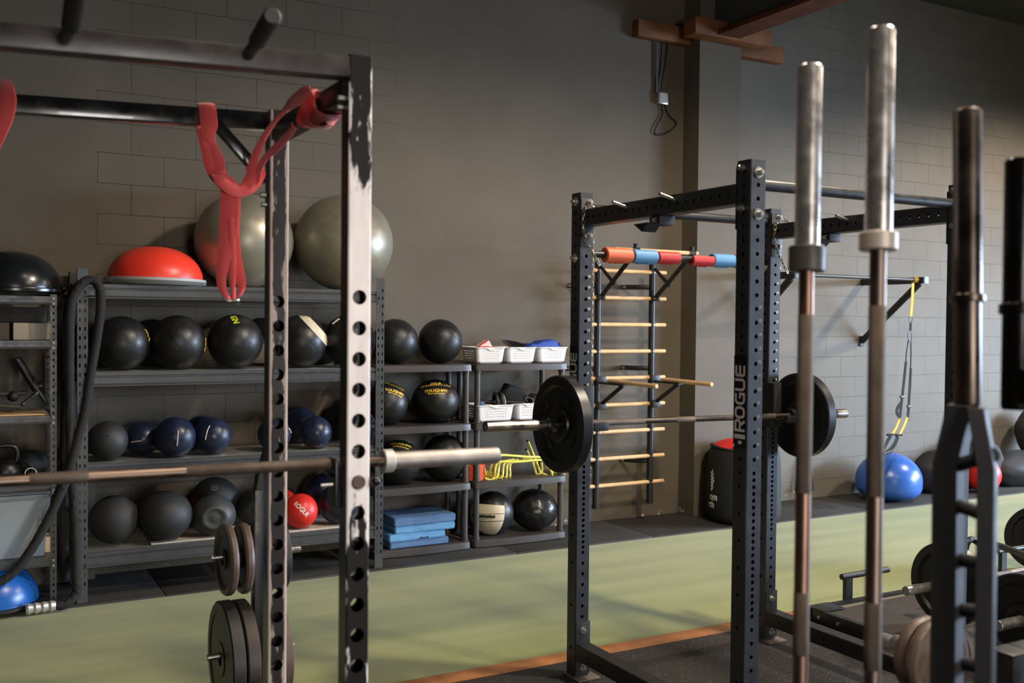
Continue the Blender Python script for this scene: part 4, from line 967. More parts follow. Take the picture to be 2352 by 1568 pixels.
for x in LX:
    hi_, lo_ = V((x-.0, yb+.0, za-.01)), V((x, LY-.04, 1.885))
    mk('strut', G().tube([lo_, hi_], .022, 10, flat=.012, up=(1,0,0)), LAD, pt)
    mk('hook', G().tube([V((x, LY-.035, 2.13)), V((x, 6.52, 1.99)), V((x, 6.5, 1.985))], .016, 10, flat=.011, up=(1,0,0)), LAD, pt)
    mk('hook', G().cyl((x-.03, LY-.045, 1.885), (x+.03, LY-.045, 1.885), .022, 12), LAD, pt)
    mk('clamp', G().cyl((x-.03, yb, za), (x+.03, yb, za), .022, 16), RUB, pt)
    mk('knob', G().cyl((x, yb, za+.015), (x, yb, za+.05), .016, 14, r2=.02), RUB, pt)
dt = thing('dip_attachment', 'black dip station with two beech handles hooked halfway up the stall bars', 'dip bars', (4.83, 6.5, 1.3))
zr = .346+.2196*4
for x in LX:
    y_end = {LX[0]: 5.98, LX[1]: 6.0}[x]; zh = zr-.01
    mk('handle', G().cyl((x+.02, LY-.15, zh), (x+.02, y_end, zh-.006), .0175, 18, ch=.004), WOODR, dt)
    mk('bracket', G().box((x-.005, 6.38, zh-.03), (x+.045, LY-.03, zh-.014)), LAD, dt)
    mk('hook', G().box((x-.03, LY-.05, zh-.03), (x+.06, LY-.02, zh+.03), c=.004), LAD, dt)
    mk('strut', G().tube([(x+.02, 6.42, zh-.03), (x+.02, LY-.05, zr-.2)], .018, 10, flat=.012, up=(1,0,0)), LAD, dt)
    mk('foot', G().box((x-.03, LY-.07, zr-.25), (x+.05, LY-.03, zr-.19), c=.004), LAD, dt)

# ------------------------------------------------------------------ wall-mounted bar, suspension trainer, ball and bags on the right
wt = thing('wall_pull_up_bar', 'black wall-mounted pull-up bar with diagonal braces, right of the tall rack', 'pull-up bar', (7.0, 6.6, 2.05))
yb = 6.25; zb = 2.10; xr = 7.84
xl = at(1830, 630, y=yb).x
mk('bar', G().cyl((xl, yb+.03, zb+.004), (xr, yb+.03, zb+.004), .016, 18), LAD, wt)
for x in (xl-.02, xr):
    mk('arm', G().box((x-.025, yb-.02, zb-.03), (x+.025, YW+.02, zb+.03), c=.004), LAD, wt)
    mk('brace', G().tube([(x, yb+.05, zb-.03), (x, YW+.01, 1.52)], .034, 8, flat=.028, up=(1,0,0)), LAD, wt)
    mk('wall_plate', G().box((x-.03, YW+.005, 1.47), (x+.03, YW+.02, 1.57), c=.002), LAD, wt)
mk('end_cap', G().box((xr-.027, yb-.034, zb-.032), (xr+.027, yb-.018, zb+.032), c=.004), mat('pale_blue_cap', (140, 180, 205), .5), wt)
tr = thing('suspension_trainer', 'yellow and black suspension trainer straps hanging from the wall pull-up bar', 'suspension straps', (7.75, 6.25, 2.1))
YST = mat('yellow_webbing', (222, 172, 40), .7, bump=.2, bscale=300); BST = mat('black_webbing', (16, 16, 17), .85)
def strap(name, px, w, m, y=6.22, th=.0022, par=tr):
    P = [at(*q[:2], y=(q[2] if len(q) > 2 else y)) for q in px]
    if len(P) > 2: P = bez(P, 4)
    g = G(); n = len(P); vs = []
    for i, p in enumerate(P):
        t = (P[min(i+1, n-1)]-P[max(i-1, 0)]).normalized(); s = V((t.z, 0, -t.x)).normalized() if abs(t.x)+abs(t.z) > 1e-5 else V((1,0,0))
        vs += [p-s*w/2-V((0,th,0)), p+s*w/2-V((0,th,0)), p+s*w/2+V((0,th,0)), p-s*w/2+V((0,th,0))]
    g.add(vs, [(4*i+k, 4*i+(k+1) % 4, 4*i+4+(k+1) % 4, 4*i+4+k) for i in range(n-1) for k in range(4)]+[(0,3,2,1), tuple(4*n-4+k for k in range(4))])
    return mk(name, g, m, par, ang=30)
strap('anchor_strap', ((2097, 650), (2095, 690), (2092, 728)), .034, YST)
g = G()
for k in range(3): 
    c = V((at(2098+k*2, 640, y=yb+.03).x, yb+.03, zb+.004)); g.tube([c+V((.006*k, .024*cos(a), .024*sin(a))) for a in [i*pi/8 for i in range(16)]], .004, 6, closed=True)
mk('loop', g, YST, tr)
def carab(u, v, hw, hh, y=6.21):
    return G().tube(bez([at(u+hw*cos(a)*(1 if sin(a) > 0 else .8), v-hh*sin(a), y=y) for a in [i*pi/6 for i in range(13)]], 2), .004, 6)
mk('carabiner', carab(2092, 734, 5, 7), mat('black_metal', (50, 50, 52), .35, .8), tr); strap('equaliser', ((2092, 738), (2091, 760)), .026, BST)
mk('carabiner', carab(2090, 773, 5, 13), mat('black_metal', (50, 50, 52), .35, .8), tr)
strap('strap', ((2086, 782), (2081, 820), (2080, 860), (2073, 905)), .010, BST); strap('strap', ((2092, 782), (2092, 830), (2089, 880), (2087, 935)), .012, BST)
strap('strap', ((2081, 830), (2073, 905), (2068, 948), (2066, 964)), .030, BST, y=6.21)
strap('strap', ((2092, 845), (2089, 900), (2086, 950), (2083, 965)), .030, BST, y=6.21)
for u, v in ((2073, 911), (2089, 933)): mk('buckle', G().box(at(u-4, v+3, y=6.19), at(u+4, v-3, y=6.205), c=.002), mat('bronze_buckle', (84, 74, 52), .5, .5), tr)
o_ = [(2070, 925), (2061, 938), (2061, 950), (2069, 958)]; strap('pad', o_, .034, BST, y=6.19)
strap('lower_strap', ((2067, 958), (2060, 978), (2049, 998)), .026, YST, y=6.2); strap('lower_strap', ((2084, 958), (2075, 980), (2064, 1002)), .028, YST, y=6.2)
for u, v in ((2045, 998), (2064, 999)): mk('keeper', G().box(at(u-5, v+3, y=6.185), at(u+5, v-3, y=6.205), c=.002), BST, tr)
strap('foot_cradle', ((2046, 1000), (2038, 1014), (2030, 1030)), .034, BST, y=6.2); strap('foot_cradle', ((2062, 1002), (2056, 1018), (2046, 1032), (2036, 1040)), .040, BST, y=6.2)
mk('handle', G().cyl(at(2028, 1042, y=6.2), at(2048, 1034, y=6.2), .017, 14, ch=.003), RUB, tr)
p = at(2041, 1152, z=.012); R = .305
o = mk('stability_ball', G().sphere((0,0,.185), R, 80, 40, 1., lambda d: 1+.0012*sin(d.z*60)), mat('blue_vinyl_ball', (50, 98, 182), .3, noise=.05), ang=60); o.location = (at(2041, 1100, y=6.58).x, 6.58, .013)
for q in o.data.vertices: h_ = q.co.z-.185; t_ = min(1, -h_/R) if h_ < 0 else 0; k_ = (1-t_**3.6)**.42/max(.04, sqrt(1-t_*t_)) if t_ > .02 else 1; q.co.x *= k_; q.co.y *= k_; q.co.z = .185+h_*(.86 if h_ > 0 else .605)
tag(o, 'blue squashed exercise ball on the wall mats under the suspension straps', 'exercise ball')
# soft plyo bag with a red lid
bp_ = at(1708, 1130, y=6.42); t = thing('plyo_bag', 'big soft black drum bag with a red top and white lettering, beside the pilaster', 'bag', (bp_.x, 6.42, .012))
R = .315; CAN = mat('black_canvas', (24, 24, 25), .7, bump=.2, bscale=300)
mk('body', G().lathe([(0, .001), (0, .25), (.03, R*.95), (.08, R), (.30, R*1.0), (.52, R*.97), (.60, R*.93), (.64, R*.86), (.645, R*.82)], n=64, sc=(1, .96)), CAN, t, world=False, ang=60)
mk('piping', G().tube([(R*.90*cos(a), R*.90*.96*sin(a), .628+.012*cos(a*2+1)) for a in [i*pi/32 for i in range(64)]], .010, 8, closed=True), CAN, t, world=False)
g = G(); vs = [(0, 0, .705)]; 
for j in range(1, 7):
    q = j/6
    for k in range(48):
        a = 2*pi*k/48; vs.append((R*.90*q*cos(a), R*.86*q*sin(a), .632+.073*(1-q**2.2)+.004*sin(a*5+q*4)*q))
g.add(vs, [(0, 1+k, 1+(k+1) % 48) for k in range(48)]+[(1+j*48+k, 1+(j+1)*48+k, 1+(j+1)*48+(k+1) % 48, 1+j*48+(k+1) % 48) for j in range(5) for k in range(48)])
mk('lid', g, mat('red_canvas', (214, 40, 32), .6, bump=.2, bscale=200), t, world=False, ang=60)
def on_drum(txt, u, v, size, bold=.0, mir=False):
    vs, fs = text_geo(txt, size, bold) if txt else ([], [])
    return vs, fs
def drum_map(vs, ang0, z0, rr=R*1.004):
    out = []
    for p in vs:
        a = ang0+p.x/rr; out.append((rr*cos(a), rr*.96*sin(a), z0+p.y))
    return out
# seen by the viewer: left flank of the drum
a_view = atan2(-6.42, -bp_.x)
for txt, da, z0, sz_ in (('om', -.90, .222, .080), ('rth', -1.0, .155, .075)):
    vs, fs = text_geo(txt, sz_, .003); g = G(); g.add(drum_map(vs, a_view+da, z0), fs); mk('lettering', g, WHT, t, world=False, ang=0)
g = G()
for k in range(6):
    z0 = .46-.028*k; L_ = .028+.006*k if k < 4 else .03
    pts = [V((-.012, z0)), V((L_*.3, z0+.012)), V((L_, z0+.03)), V((L_*.9, z0+.006)), V((0, z0-.02))]
    o0 = len(g.v); g.add(drum_map([V((p.x, p.y-0, 0)) for p in pts], a_view-1.0, -.035), [tuple(range(5))])
mk('wing_emblem', g, WHT, t, world=False, ang=0)
# black sandbags and a red ball further right
def lump(name, label, cat, c, s, m, seed, group=None):
    random.seed(seed); ph = [random.uniform(0, 6) for _ in range(6)]
    fn = lambda d: 1+.05*sin(3*d.x+ph[0])*sin(2.5*d.y+ph[1])+.035*sin(6*d.z+ph[2])*sin(5*d.x+ph[3])+.012*sin(14*d.x+ph[4])*sin(13*d.z+ph[5])
    g = G().sphere((0,0,0), 1, 64, 36, 1, fn); g.v = [(x*s[0], y*s[1], max(-s[2]*.8, z*s[2])+s[2]*.8) for x, y, z in g.v]
    o = mk(name, g, m, ang=60); o.location = c; return tag(o, label, cat, group)
GB = 'black sandbags along the wall'
BAGM = mat('black_bag', (30, 29, 28), .7, bump=.4, bscale=12)
lump('sandbag', 'slumped black sandbag right behind the blue exercise ball', 'sandbag', (at(2150, 1125, y=6.68).x, 6.66, .013), (.30, .20, .235), BAGM, 3, GB)
lump('sandbag', 'black sandbag behind the red ball, seen past the multi-grip bar', 'sandbag', (at(2240, 1100, y=6.7).x, 6.68, .013), (.34, .2, .28), BAGM, 5, GB)
lump('sandbag', 'long black sandbag lying furthest right along the wall', 'sandbag', (at(2350, 1100, y=6.55).x, 6.6, .013), (.46, .22, .20), BAGM, 8, GB)
o = lump('punching_bag', 'black upright bag leaning on the wall at the right edge', 'bag', (at(2372, 1010, y=6.75).x, 6.74, .33), (.24, .17, .26), BAGM, 9)
mk('tag', G().box((-.10, -.185, .13), (-.04, -.17, .17), c=.003), WHT, o, world=False)
p = at(2262, 1098, y=6.42); R = 39*dep(p)/FPX
o = mk('medicine_ball', G().sphere((0,0,R), R, 56, 30), REDR, ang=60); o.location = (p.x, 6.44, .013); tag(o, 'red ball on the wall mat seen through the multi-grip bar', 'ball')
# small handle hanging strap on the wall behind the bars
st2 = thing('hanging_strap', 'thin black strap loop hanging below the right-hand plate of the racked barbell', 'strap', tuple(at(1862, 1085, y=6.86)))
mk('loop', G().tube([at(u, v, y=6.88) for u, v in ((1848, 1125), (1856, 1060), (1858, 1060), (1868, 1122))], .008, 6), BST, st2); mk('grip', G().cyl(at(1846, 1122, y=6.86), at(1868, 1122, y=6.86), .014, 12), RUB, st2)
# ------------------------------------------------------------------ the tall numbered rack on the right
RX0, RX1, RY0, RY1, RT, S = 2.545, 3.736, 2.787, 3.934, 2.29, .0762
ry = thing('power_rack', 'charcoal four-post power rack with numbered holes, chrome bolts and long vertical name decals', 'rack', ((RX0+RX1)/2, (RY0+RY1)/2, 0))
P_ = .0508
zz = []; z = RT-.05
holes = []
while z > 1.13: holes.append(z); z -= P_
while z > .60: holes.append(z); z -= P_/2
while z > .10: holes.append(z); z -= P_
wide = [RT-.05-P_*i for i in range(43)]
for ix, x in enumerate((RX0, RX1)):
    for iy, y in enumerate((RY0, RY1)):
        c = (x+S/2, y+S/2)
        g = G().ptube(S, S, RT-.008, holes, wide[::2] if False else [h for i, h in enumerate(holes) if h > 1.1 or i % 4 == 0], r=.0082, t=.004, c=.004, m=M4.Translation((c[0], c[1], .008)), n=16, hxp=[], hyp=[])
        g.v = g.v; u_ = mk('upright', g, RACKM, ry)
        if iy == 1: mk('foot_plate', G().box((c[0]-.05, c[1]-.09, .001), (c[0]+.075, c[1]+.045, .009), c=.002), mat('scuffed_plate', (120, 108, 98), .5, .3), ry)
        else: mk('foot_plate', G().box((c[0]-.05, c[1]-.045, .001), (c[0]+.05, c[1]+.09, .009), c=.002), RACKM, ry)
def bolt(c, n, big=True, par=ry, s=1.):
    c, n = V(c), V(n); g = G().cyl(c, c+n*.003, (.021 if big else .014)*s, 20); g.cyl(c+n*.003, c+n*.018, .0125*s, 6); g.cyl(c+n*.018, c+n*.024, .0085*s, 10)
    return mk('bolt', g, ZINC, par)
ZB1, ZB2 = 2.132, 2.208    # side beams
for x in (RX0, RX1):
    a, b = V((x+S/2, RY0+S+.008, (ZB1+ZB2)/2)), V((x+S/2, RY1-.008, (ZB1+ZB2)/2)); L = (b-a).length
    g = G().ptube(S, S, L, [], [.04+P_*i for i in range(int((L-.06)/P_)+1)], r=.0082, t=.004, c=.004, m=along(a, b)@M4.Rotation(0, 4, 'Z'), n=12)
    mk('side_beam', g, RACKM, ry)
    for y, s in ((RY0+S, 1), (RY1, -1)):
        mk('gusset_plate', G().box((x+.002, min(y, y+s*.007), ZB1-.095), (x+S-.002, max(y, y+s*.007), ZB2+.055), c=.002), RACKM, ry)
        if s < 0:
            bolt((x+S/2+.008, y-.007, 2.245), (0, -1, 0), False); bolt((x+S/2+.008, y-.007, 2.09), (0, -1, 0), False)
    # flange boxes with their bolt pairs on the outside face
    for y in (RY0, RY1):
        if y == RY0:
            for zb in (2.243, 2.09): bolt((x+S/2, y, zb), (0, -1, 0))
            for zb in (2.262, 2.113): bolt((x, y+S/2+.006, zb), (-1, 0, 0), False)
        else:
            for zb in (2.25, 1.985): bolt((x, y+S/2, zb), (-1, 0, 0))
# top cross tubes and the pull-up bar at the back
mk('cross_tube', G().cyl((RX0+S, RY0+S/2, 2.205), (RX1, RY0+S/2, 2.205), .0215, 24), RACKD, ry)
mk('cross_tube', G().cyl((RX0+S, RY1+S/2, 2.222), (RX1, RY1+S/2, 2.222), .0215, 24), RACKD, ry)
PB = (RY1+S/2, 2.008)
mk('pull_up_bar', G().cyl((RX0+S, PB[0], PB[1]), (RX1, PB[0], PB[1]), .0165, 20), RACKD, ry)
for x in (RX0, RX1):
    a, b = V((x+S/2, RY0+S, .130)), V((x+S/2, RY1-.008, .130))
    g = G().ptube(S, S, (b-a).length, [], [.05+P_*2*i for i in range(10)], r=.006, t=.004, c=.004, m=along(a, b), n=8); mk('base_beam', g, RACKD, ry)
    mk('gusset_plate', G().box((x+.002, RY1-.008, .02), (x+S+.003, RY1-.001, .27), c=.002), RACKM, ry)
    for zb in (.232, .055): bolt((x+S/2, RY1-.008, zb), (0, -1, 0), s=.8)
    # front legs run out past the frame bottom
    mk('gusset_plate', G().box((x+.002, RY0+S+.001, .02), (x+S+.003, RY0+S+.008, .27), c=.002), RACKM, ry)
# band pegs: chrome pins through the side beams
for x, y, s in ((RX0, 3.565, -1), (RX0, 3.235, -1), (RX1, 3.42, -1)):
    mk('band_peg', G().cyl((x+S+.01, y, 2.165), (x-.075, y-.00, 2.205), .0075, 14, ch=.002), CHROME, ry)
# strap bracket under the beam
for x, y in ((RX0, 3.36), (RX1, 3.56)):
    g = G().box((x-.003, y-.035, 2.092), (x+S+.003, y+.035, 2.131), c=.005); g.prism([(0,0), (.10,0), (.06,-.035)], (x+.0, y+.055, 2.096), (0,-1,0), (0,0,1), .07); mk('bracket', g, RUB, ry)
    vs, fs = text_geo('HC', .024, .001); g = G().add([(x-.0042, y-.0-p.x, 2.112+p.y) for p in vs], fs); mk('bracket_print', g, WHT, ry, ang=0)
# decals: black band with wide pale letters reading upwards
def ltr(ch):
    A = lambda cx, cy, rx, ry_, a0, a1, n=8: [(cx+rx*cos(radians(a0+(a1-a0)*i/n)), cy+ry_*sin(radians(a0+(a1-a0)*i/n))) for i in range(n+1)]
    w = .22
    if ch == 'R': return [[(.12, 0), (.12, 1)], [(.12, .89)]+A(.78, .68, .20, .21, 90, -90)+[(.12, .47)], [(.55, .47), (.94, 0)]], 1.10
    if ch == 'O': return [A(.36, .5, .24, .39, 90, 270, 10)+A(.74, .5, .24, .39, 270, 450, 10)+[(.36, .89)]], 1.18
    if ch == 'G': return [[(1.0, .89), (.5, .89)]+A(.38, .5, .26, .39, 90, 270, 10)+[(.96, .11), (.96, .50), (.56, .50)]], 1.18
    if ch == 'U': return [[(.12, 1), (.12, .34)]+A(.35, .34, .23, .23, 180, 270, 5)+A(.75, .34, .23, .23, 270, 360, 5)+[(.98, .34), (.98, 1)]], 1.20
    if ch == 'E': return [[(1.0, .89), (.36, .89)]+A(.32, .70, .20, .19, 90, 270, 6)+[(1.0, .51)], [(1.0, .51), (.36, .51)]+A(.32, .31, .20, .20, 90, 270, 6)+[(1.0, .11)]], 1.10
def decal(x, yc, z0, z1, w=.070):
    g = G(); N = 10; hw = w/2
    g.box((x-.0012, yc-hw, z0), (x-.0002, yc+hw, z1)); d = mk('decal', g, mat('decal_black', (16, 14, 18), .22), ry, label='black gloss decal with the pale name')
    g = G(); lh = w*.80; zc = z0+.062; tot = (z1-.028-zc); sc_ = tot/5.95
    for ch in 'ROGUE':
        st, adv = ltr(ch)
        for kq, P in enumerate(st): g.ribbon([(a*sc_, (b-.5)*lh) for a, b in P], .235*sc_, (x-.0022-.0003*kq, yc, zc), (0,0,1), (0,1,0))
        zc += (adv+.02)*sc_
    mk('decal_lettering', g, WHT, d)
    g = G().box((x-.0022, yc-lh/2, z0+.036), (x-.0014, yc+lh/2, z0+.052)); g.box((x-.0022, yc-.01, z0+.016), (x-.0014, yc+.006, z0+.028))
    g.tube([(x-.002, yc+lh/2, z0+.012), (x-.002, yc+lh/2+.006, z0+.004)], .002, 5); mk('decal_badge', g, WHT, d)
decal(RX0, RY0+S/2, 1.222, 1.567); decal(RX0, RY1+S/2, 1.235, 1.575)
# painted hole numbers
nums = [16, 15, 14, 13, 12, 11, 10, 9, 8, 7, 6, 5, 4, 3, 2, 1]
for x, y, z_first, first in ((RX0, RY1, 1.898, 0), (RX1, RY1, 1.898, 0), (RX0, RY0, 1.76, 0)):
    hs = [h for h in holes if h < z_first+.01 and h > 1.15]
    for n_, h in zip(nums, hs):
        vs, fs = text_geo(str(n_), .017, .0003); g = G().add([(x+S/2+.017+p.x, y-.0006, h+.015+p.y) for p in vs], fs)
        mk('hole_number', g, mat('faint_paint_pen', (150, 150, 155), .6) if y == RY0 else WHT, ry, ang=0)
# chains hanging at the two back posts
CHN = mat('chain_steel', (150, 138, 118), .35, .85)
def chain_geo(path, g=None, wl=.0095, ll=.0185, r=.0024):
    g = g or G(); P = [V(p) for p in path]; acc = [0]
    for a, b in zip(P, P[1:]): acc.append(acc[-1]+(b-a).length)
    def pt(s):
        for i in range(len(P)-1):
            if s <= acc[i+1] or i == len(P)-2:
                t = (s-acc[i])/max(1e-6, acc[i+1]-acc[i]); return P[i].lerp(P[i+1], t), (P[i+1]-P[i]).normalized()
    s = 0; k = 0
    while s < acc[-1]:
        c, t = pt(s); u = t.orthogonal().normalized(); 
        if abs(t.z) < .98: u = V((0,0,1)).cross(t).normalized()
        w = t.cross(u)
        if k % 2: u = w
        pts = []
        for i in range(14):
            a = 2*pi*i/14; pts.append(c+t*((ll-wl)*(1 if cos(a) > 0 else -1)*.5+cos(a)*wl*1.0)+u*(sin(a)*wl*.62))
        g.tube(pts, r, 6, closed=True); s += ll*1.12; k += 1
    return g
for lab, x in (('steel chain looped over the beam and hanging down the post with the plate in front', RX0), ('steel chain looped over the beam at the far right back post', RX1)):
    y = RY1-.012; z = ZB2+.012
    loop = [(x+.070, y-.035, z+.004), (x+.03, y-.03, z+.008), (x-.006, y-.03, z-.02), (x-.010, y-.03, z-.08), (x+.006, y-.03, z-.15), (x+.05, y-.035, z-.225), (x+S+.003, y-.03, z-.26)]
    g = chain_geo(bez(loop, 5))
    drop = [(x+S+.006+.002*sin(i*.9), y+.03, z-.05-(.035*i)) for i in range(7 if x == RX1 else 36)]
    ct = thing('chain', lab, 'chain', (x+S, y-.03, z-.3), 'rack chains'); mk('chain_loop', g, CHN, ct); mk('hanging_end', chain_geo(drop), CHN, ct)
# arm grips clipped on the pull-up bar
def grip(label, u0, u1, m, ang=0., R=.034, open_=.32):
    x0, x1 = at(u0, 590, y=PB[0]-.02).x, at(u1, 590, y=PB[0]-.02).x; r0 = .0172
    if m in (RED_,): R = .030
    t = thing('arm_grip', label, 'bar grip', ((x0+x1)/2, PB[0], PB[1]), 'clip-on bar grips'); L = (x1-x0)/2
    n = 30; outer = [ang+open_/2+(2*pi-open_)*i/n for i in range(n+1)]; g = G(); vs = []
    for xx, e in ((-L, .004), (-L+.004, 0), (L-.004, 0), (L, .004)):
        vs += [(xx, (R-e)*cos(a), (R-e)*sin(a)) for a in outer]
    k = n+1; fs = [(j*k+i, j*k+i+1, (j+1)*k+i+1, (j+1)*k+i) for j in range(3) for i in range(n)]
    o = len(vs)
    for xx in (-L, L): vs += [(xx, r0*cos(a), r0*sin(a)) for a in outer]
    fs += [(o+i, o+k+i, o+k+i+1, o+i+1) for i in range(n)]
    fs += [(i, i+1, o+i+1, o+i)[::-1] for i in range(n)]+[(3*k+i, 3*k+i+1, o+k+i+1, o+k+i) for i in range(n)]
    for i in (0, n): fs.append((i, k+i, 2*k+i, 3*k+i, o+k+i, o+i))
    g.add(vs, fs); mk('sleeve', g, m, t, world=False); 
    g = G()
    for q in range(5): 
        for w_ in range(3): a = -pi/2-.5+q*.22; g.box((-L*.6+w_*L*.4, 0, -.0035), (-L*.6+w_*L*.4+L*.22, 0, .0035), M4.Translation((0, (R+.0006)*cos(a), (R+.0006)*sin(a)))@M4.Rotation(a-pi/2, 4, 'X'))
    mk('raised_print', g, m, t, world=False, ang=0); return t
RED_ = mat('red_grip', (188, 44, 44), .45, noise=.05); ORG = mat('orange_grip', (222, 104, 62), .5, noise=.05); BLU = mat('blue_grip', (84, 138, 178), .5, noise=.05)
grip('orange bar grip, leftmost on the back pull-up bar', 1393, 1453, ORG, .2, .037); grip('blue bar grip between the orange one and the left red one', 1457, 1511, BLU, .3, .034)
grip('short red bar grip right of the left blue one', 1514, 1564, RED_, 1.2)
t = grip('red bar grip, open side up, left of the right blue one', 1592, 1642, RED_, pi/2, open_=1.6); t.location.z -= .004
grip('blue bar grip, right-hand one of the two blue, by the front post', 1640, 1690, BLU, -pi/2+.4, .034, .7); grip('orange bar grip peeking out behind the front post', 1693, 1735, ORG, 2.6, .036)

# ------------------------------------------------------------------ barbells, plates
def frame_obj(t, a, b):
    """turn thing t so that its local x runs from a to b"""
    a, b = V(a), V(b); x = (b-a).normalized(); y = V((0,0,1)).cross(x) if abs(x.z) < .95 else V((0,1,0)).cross(x); y.normalize(); z = x.cross(y)
    t.matrix_world = M4(((x.x, y.x, z.x, a.x), (x.y, y.y, z.y, a.y), (x.z, y.z, z.z, a.z), (0,0,0,1)))
def barbell(label, a, b, L=2.2, sl=.415, rs=.025, rsh=.014, sm=STEELW, shm=STEELB, colm=None, group=None, col_r=.036, col_l=.03):
    """lies along local x from its left end; a,b give the line"""
    t = thing('barbell', label, 'barbell', (0,0,0), group); frame_obj(t, a, b)
    K = lambda x0, x1, m, nm, r=rsh: mk(nm, G().cyl((x0, 0, 0), (x1, 0, 0), r, 20), m, t, world=False)
    i0, i1 = sl, L-sl; w = i1-i0
    mk('shaft', G().cyl((i0-.01, 0, 0), (i1+.01, 0, 0), rsh, 22), shm, t, world=False)
    for x0, x1 in ((i0+.10, i0+.42*w/1.31), (i0+w/2-.06, i0+w/2+.06), (i1-.42*w/1.31, i1-.10)):
        mk('knurling', G().tube([(x0, 0, 0), (x0+.001, 0, 0), (x1-.001, 0, 0), (x1, 0, 0)], [rsh, rsh+.0006, rsh+.0006, rsh], 22), KNURL, t, world=False)
    for s, x0 in ((1, 0), (-1, L)):
        g = G().lathe([(0, .001), (0, rs*.55), (.003, rs*.56), (.003, rs*.78), (0, rs*.80), (0, rs-.003), (.003, rs), (sl-.035, rs)], (x0, 0, 0), (s, 0, 0), 32); mk('sleeve', g, sm, t, world=False)
        g = G().lathe([(sl-.035, rs), (sl-.035, col_r-.002), (sl-.033, col_r), (sl-.035+col_l-.002, col_r), (sl-.035+col_l, col_r-.002), (sl-.035+col_l, rsh)], (x0, 0, 0), (s, 0, 0), 32); mk('flange', g, colm or sm, t, world=False)
    return t
def plate(name, label, c, ax, R, th, m, style='bumper', group=None, hole=.026, txt=None, spin=0.):
    t = thing(name, label, 'weight plate', tuple(c), group); c = V(c); h = th/2
    if style == 'bumper':
        half = [(h*.62, hole), (h*.75, hole+.002), (h*.75, R*.20), (h*.9, R*.21), (h*.9, R*.33), (h*.82, R*.36), (h*.45, R*.38), (h*.45, R*.74), (h*.85, R*.78), (h, R*.80), (h, R*.965), (h*.8, R*.99)]
    elif style == 'flat':
        half = [(h*.8, hole), (h, hole+.004), (h, R*.30), (h*.86, R*.31), (h*.86, R*.80), (h, R*.81), (h, R*.97), (h*.8, R)]
    else:
        half = [(h, hole), (h, R*.26), (h*.4, R*.30), (h*.35, R*.72), (h*.8, R*.80), (h, R*.84), (h*.9, R*.96), (h*.4, R)]
    prof = [(-a, b) for a, b in half]+[(a, b) for a, b in half[::-1]]; prof.append(prof[0])
    mk('disc', G().lathe(prof, (0,0,0), ax, 72), m, t, world=False, ang=30)
    axv = V(ax).normalized()
    if txt:
        up = V((0,0,1)); 
        for sgn in (-1, 1):
            n = axv*sgn; e1 = up.cross(n).normalized()
            if n.x > 0: continue
            for k, s_ in enumerate(txt):
                vs, fs = text_geo(s_, R*.20, .002); a0 = spin+2*pi*k/len(txt); out = []
                for q in vs:
                    rr = R*.565+q.y; a = a0+q.x/(R*.6); out.append(n*(h*.46+.0035)+e1*(rr*sin(a))+up*(rr*cos(a)))
                mk('raised_lettering', G().add(out, fs), IRONG, t, world=False, ang=0)
    return t
# racked barbell on the tall rack
ba, bb = V((2.002, 3.835, 1.226)), V((4.20, 3.835, 1.204))
barbell('loaded barbell racked on the tall charcoal rack, bare sleeve ends showing', ba, bb, sm=STEELW, shm=mat('dark_shaft', (104, 98, 92), .36, 1., noise=.2), colm=IRON)
plate('bumper_plate', 'black bumper plate with raised lettering on the left end of the racked barbell', (2.395, 3.835, 1.222), (1,0,0), .2225, .058, IRON, 'bumper', 'bumper plates on the racked barbell', txt=('20', 'KG', '45', 'LB'), spin=.6)
plate('bumper_plate', 'black bumper plate on the right end of the racked barbell, inner face showing', (3.875, 3.835, 1.208), (1,0,0), .2225, .058, IRON, 'bumper', 'bumper plates on the racked barbell')
for x, s, lab in ((2.322, 1, 'black lock collar with a round knob on the left sleeve of the racked barbell'), (3.945, -1, 'black lock collar on the right sleeve of the racked barbell')):
    t = thing('lock_collar', lab, 'collar', (x, 3.835, 1.222 if s > 0 else 1.207), 'barbell lock collars')
    mk('ring', G().lathe([(-.02, .0252), (-.02, .038), (-.017, .040), (.017, .040), (.02, .038), (.02, .0252), (-.02, .0252)], (0,0,0), (1,0,0), 36), IRON, t, world=False)
    mk('knob', G().cyl((0, -.036, -.012), (0, -.062, -.02), .012, 16, ch=.002), IRONG, t, world=False)
for x, lab in ((RX0, 'black J-cup holding the racked barbell on the left back post'), (RX1, 'brass-edged J-cup holding the racked barbell on the right back post')):
    t = thing('j_cup', lab, 'J-cup', (x+S/2, RY1-.01, 1.3), 'J-cups on the back posts')
    zb = 1.222-.015-(x-2)*.01
    mk('back_plate', G().box((x-.003, RY1-.014, zb-.05), (x+S+.006, RY1-.002, zb+.185), c=.003), mat('jcup_black', (40, 38, 36), .38), t)
    mk('tray', G().box((x+.002, RY1-.135, zb-.016), (x+S+.003, RY1-.014, zb-.002), c=.003), RACKD, t)
    mk('lip', G().box((x+.002, RY1-.142, zb-.016), (x+S+.003, RY1-.134, zb+.022), c=.002), RACKD, t)
    mk('side_plate', G().box((x-.008, RY1-.05, zb-.05), (x-.002, RY1+.05, zb+.185), c=.002), RACKD, t)

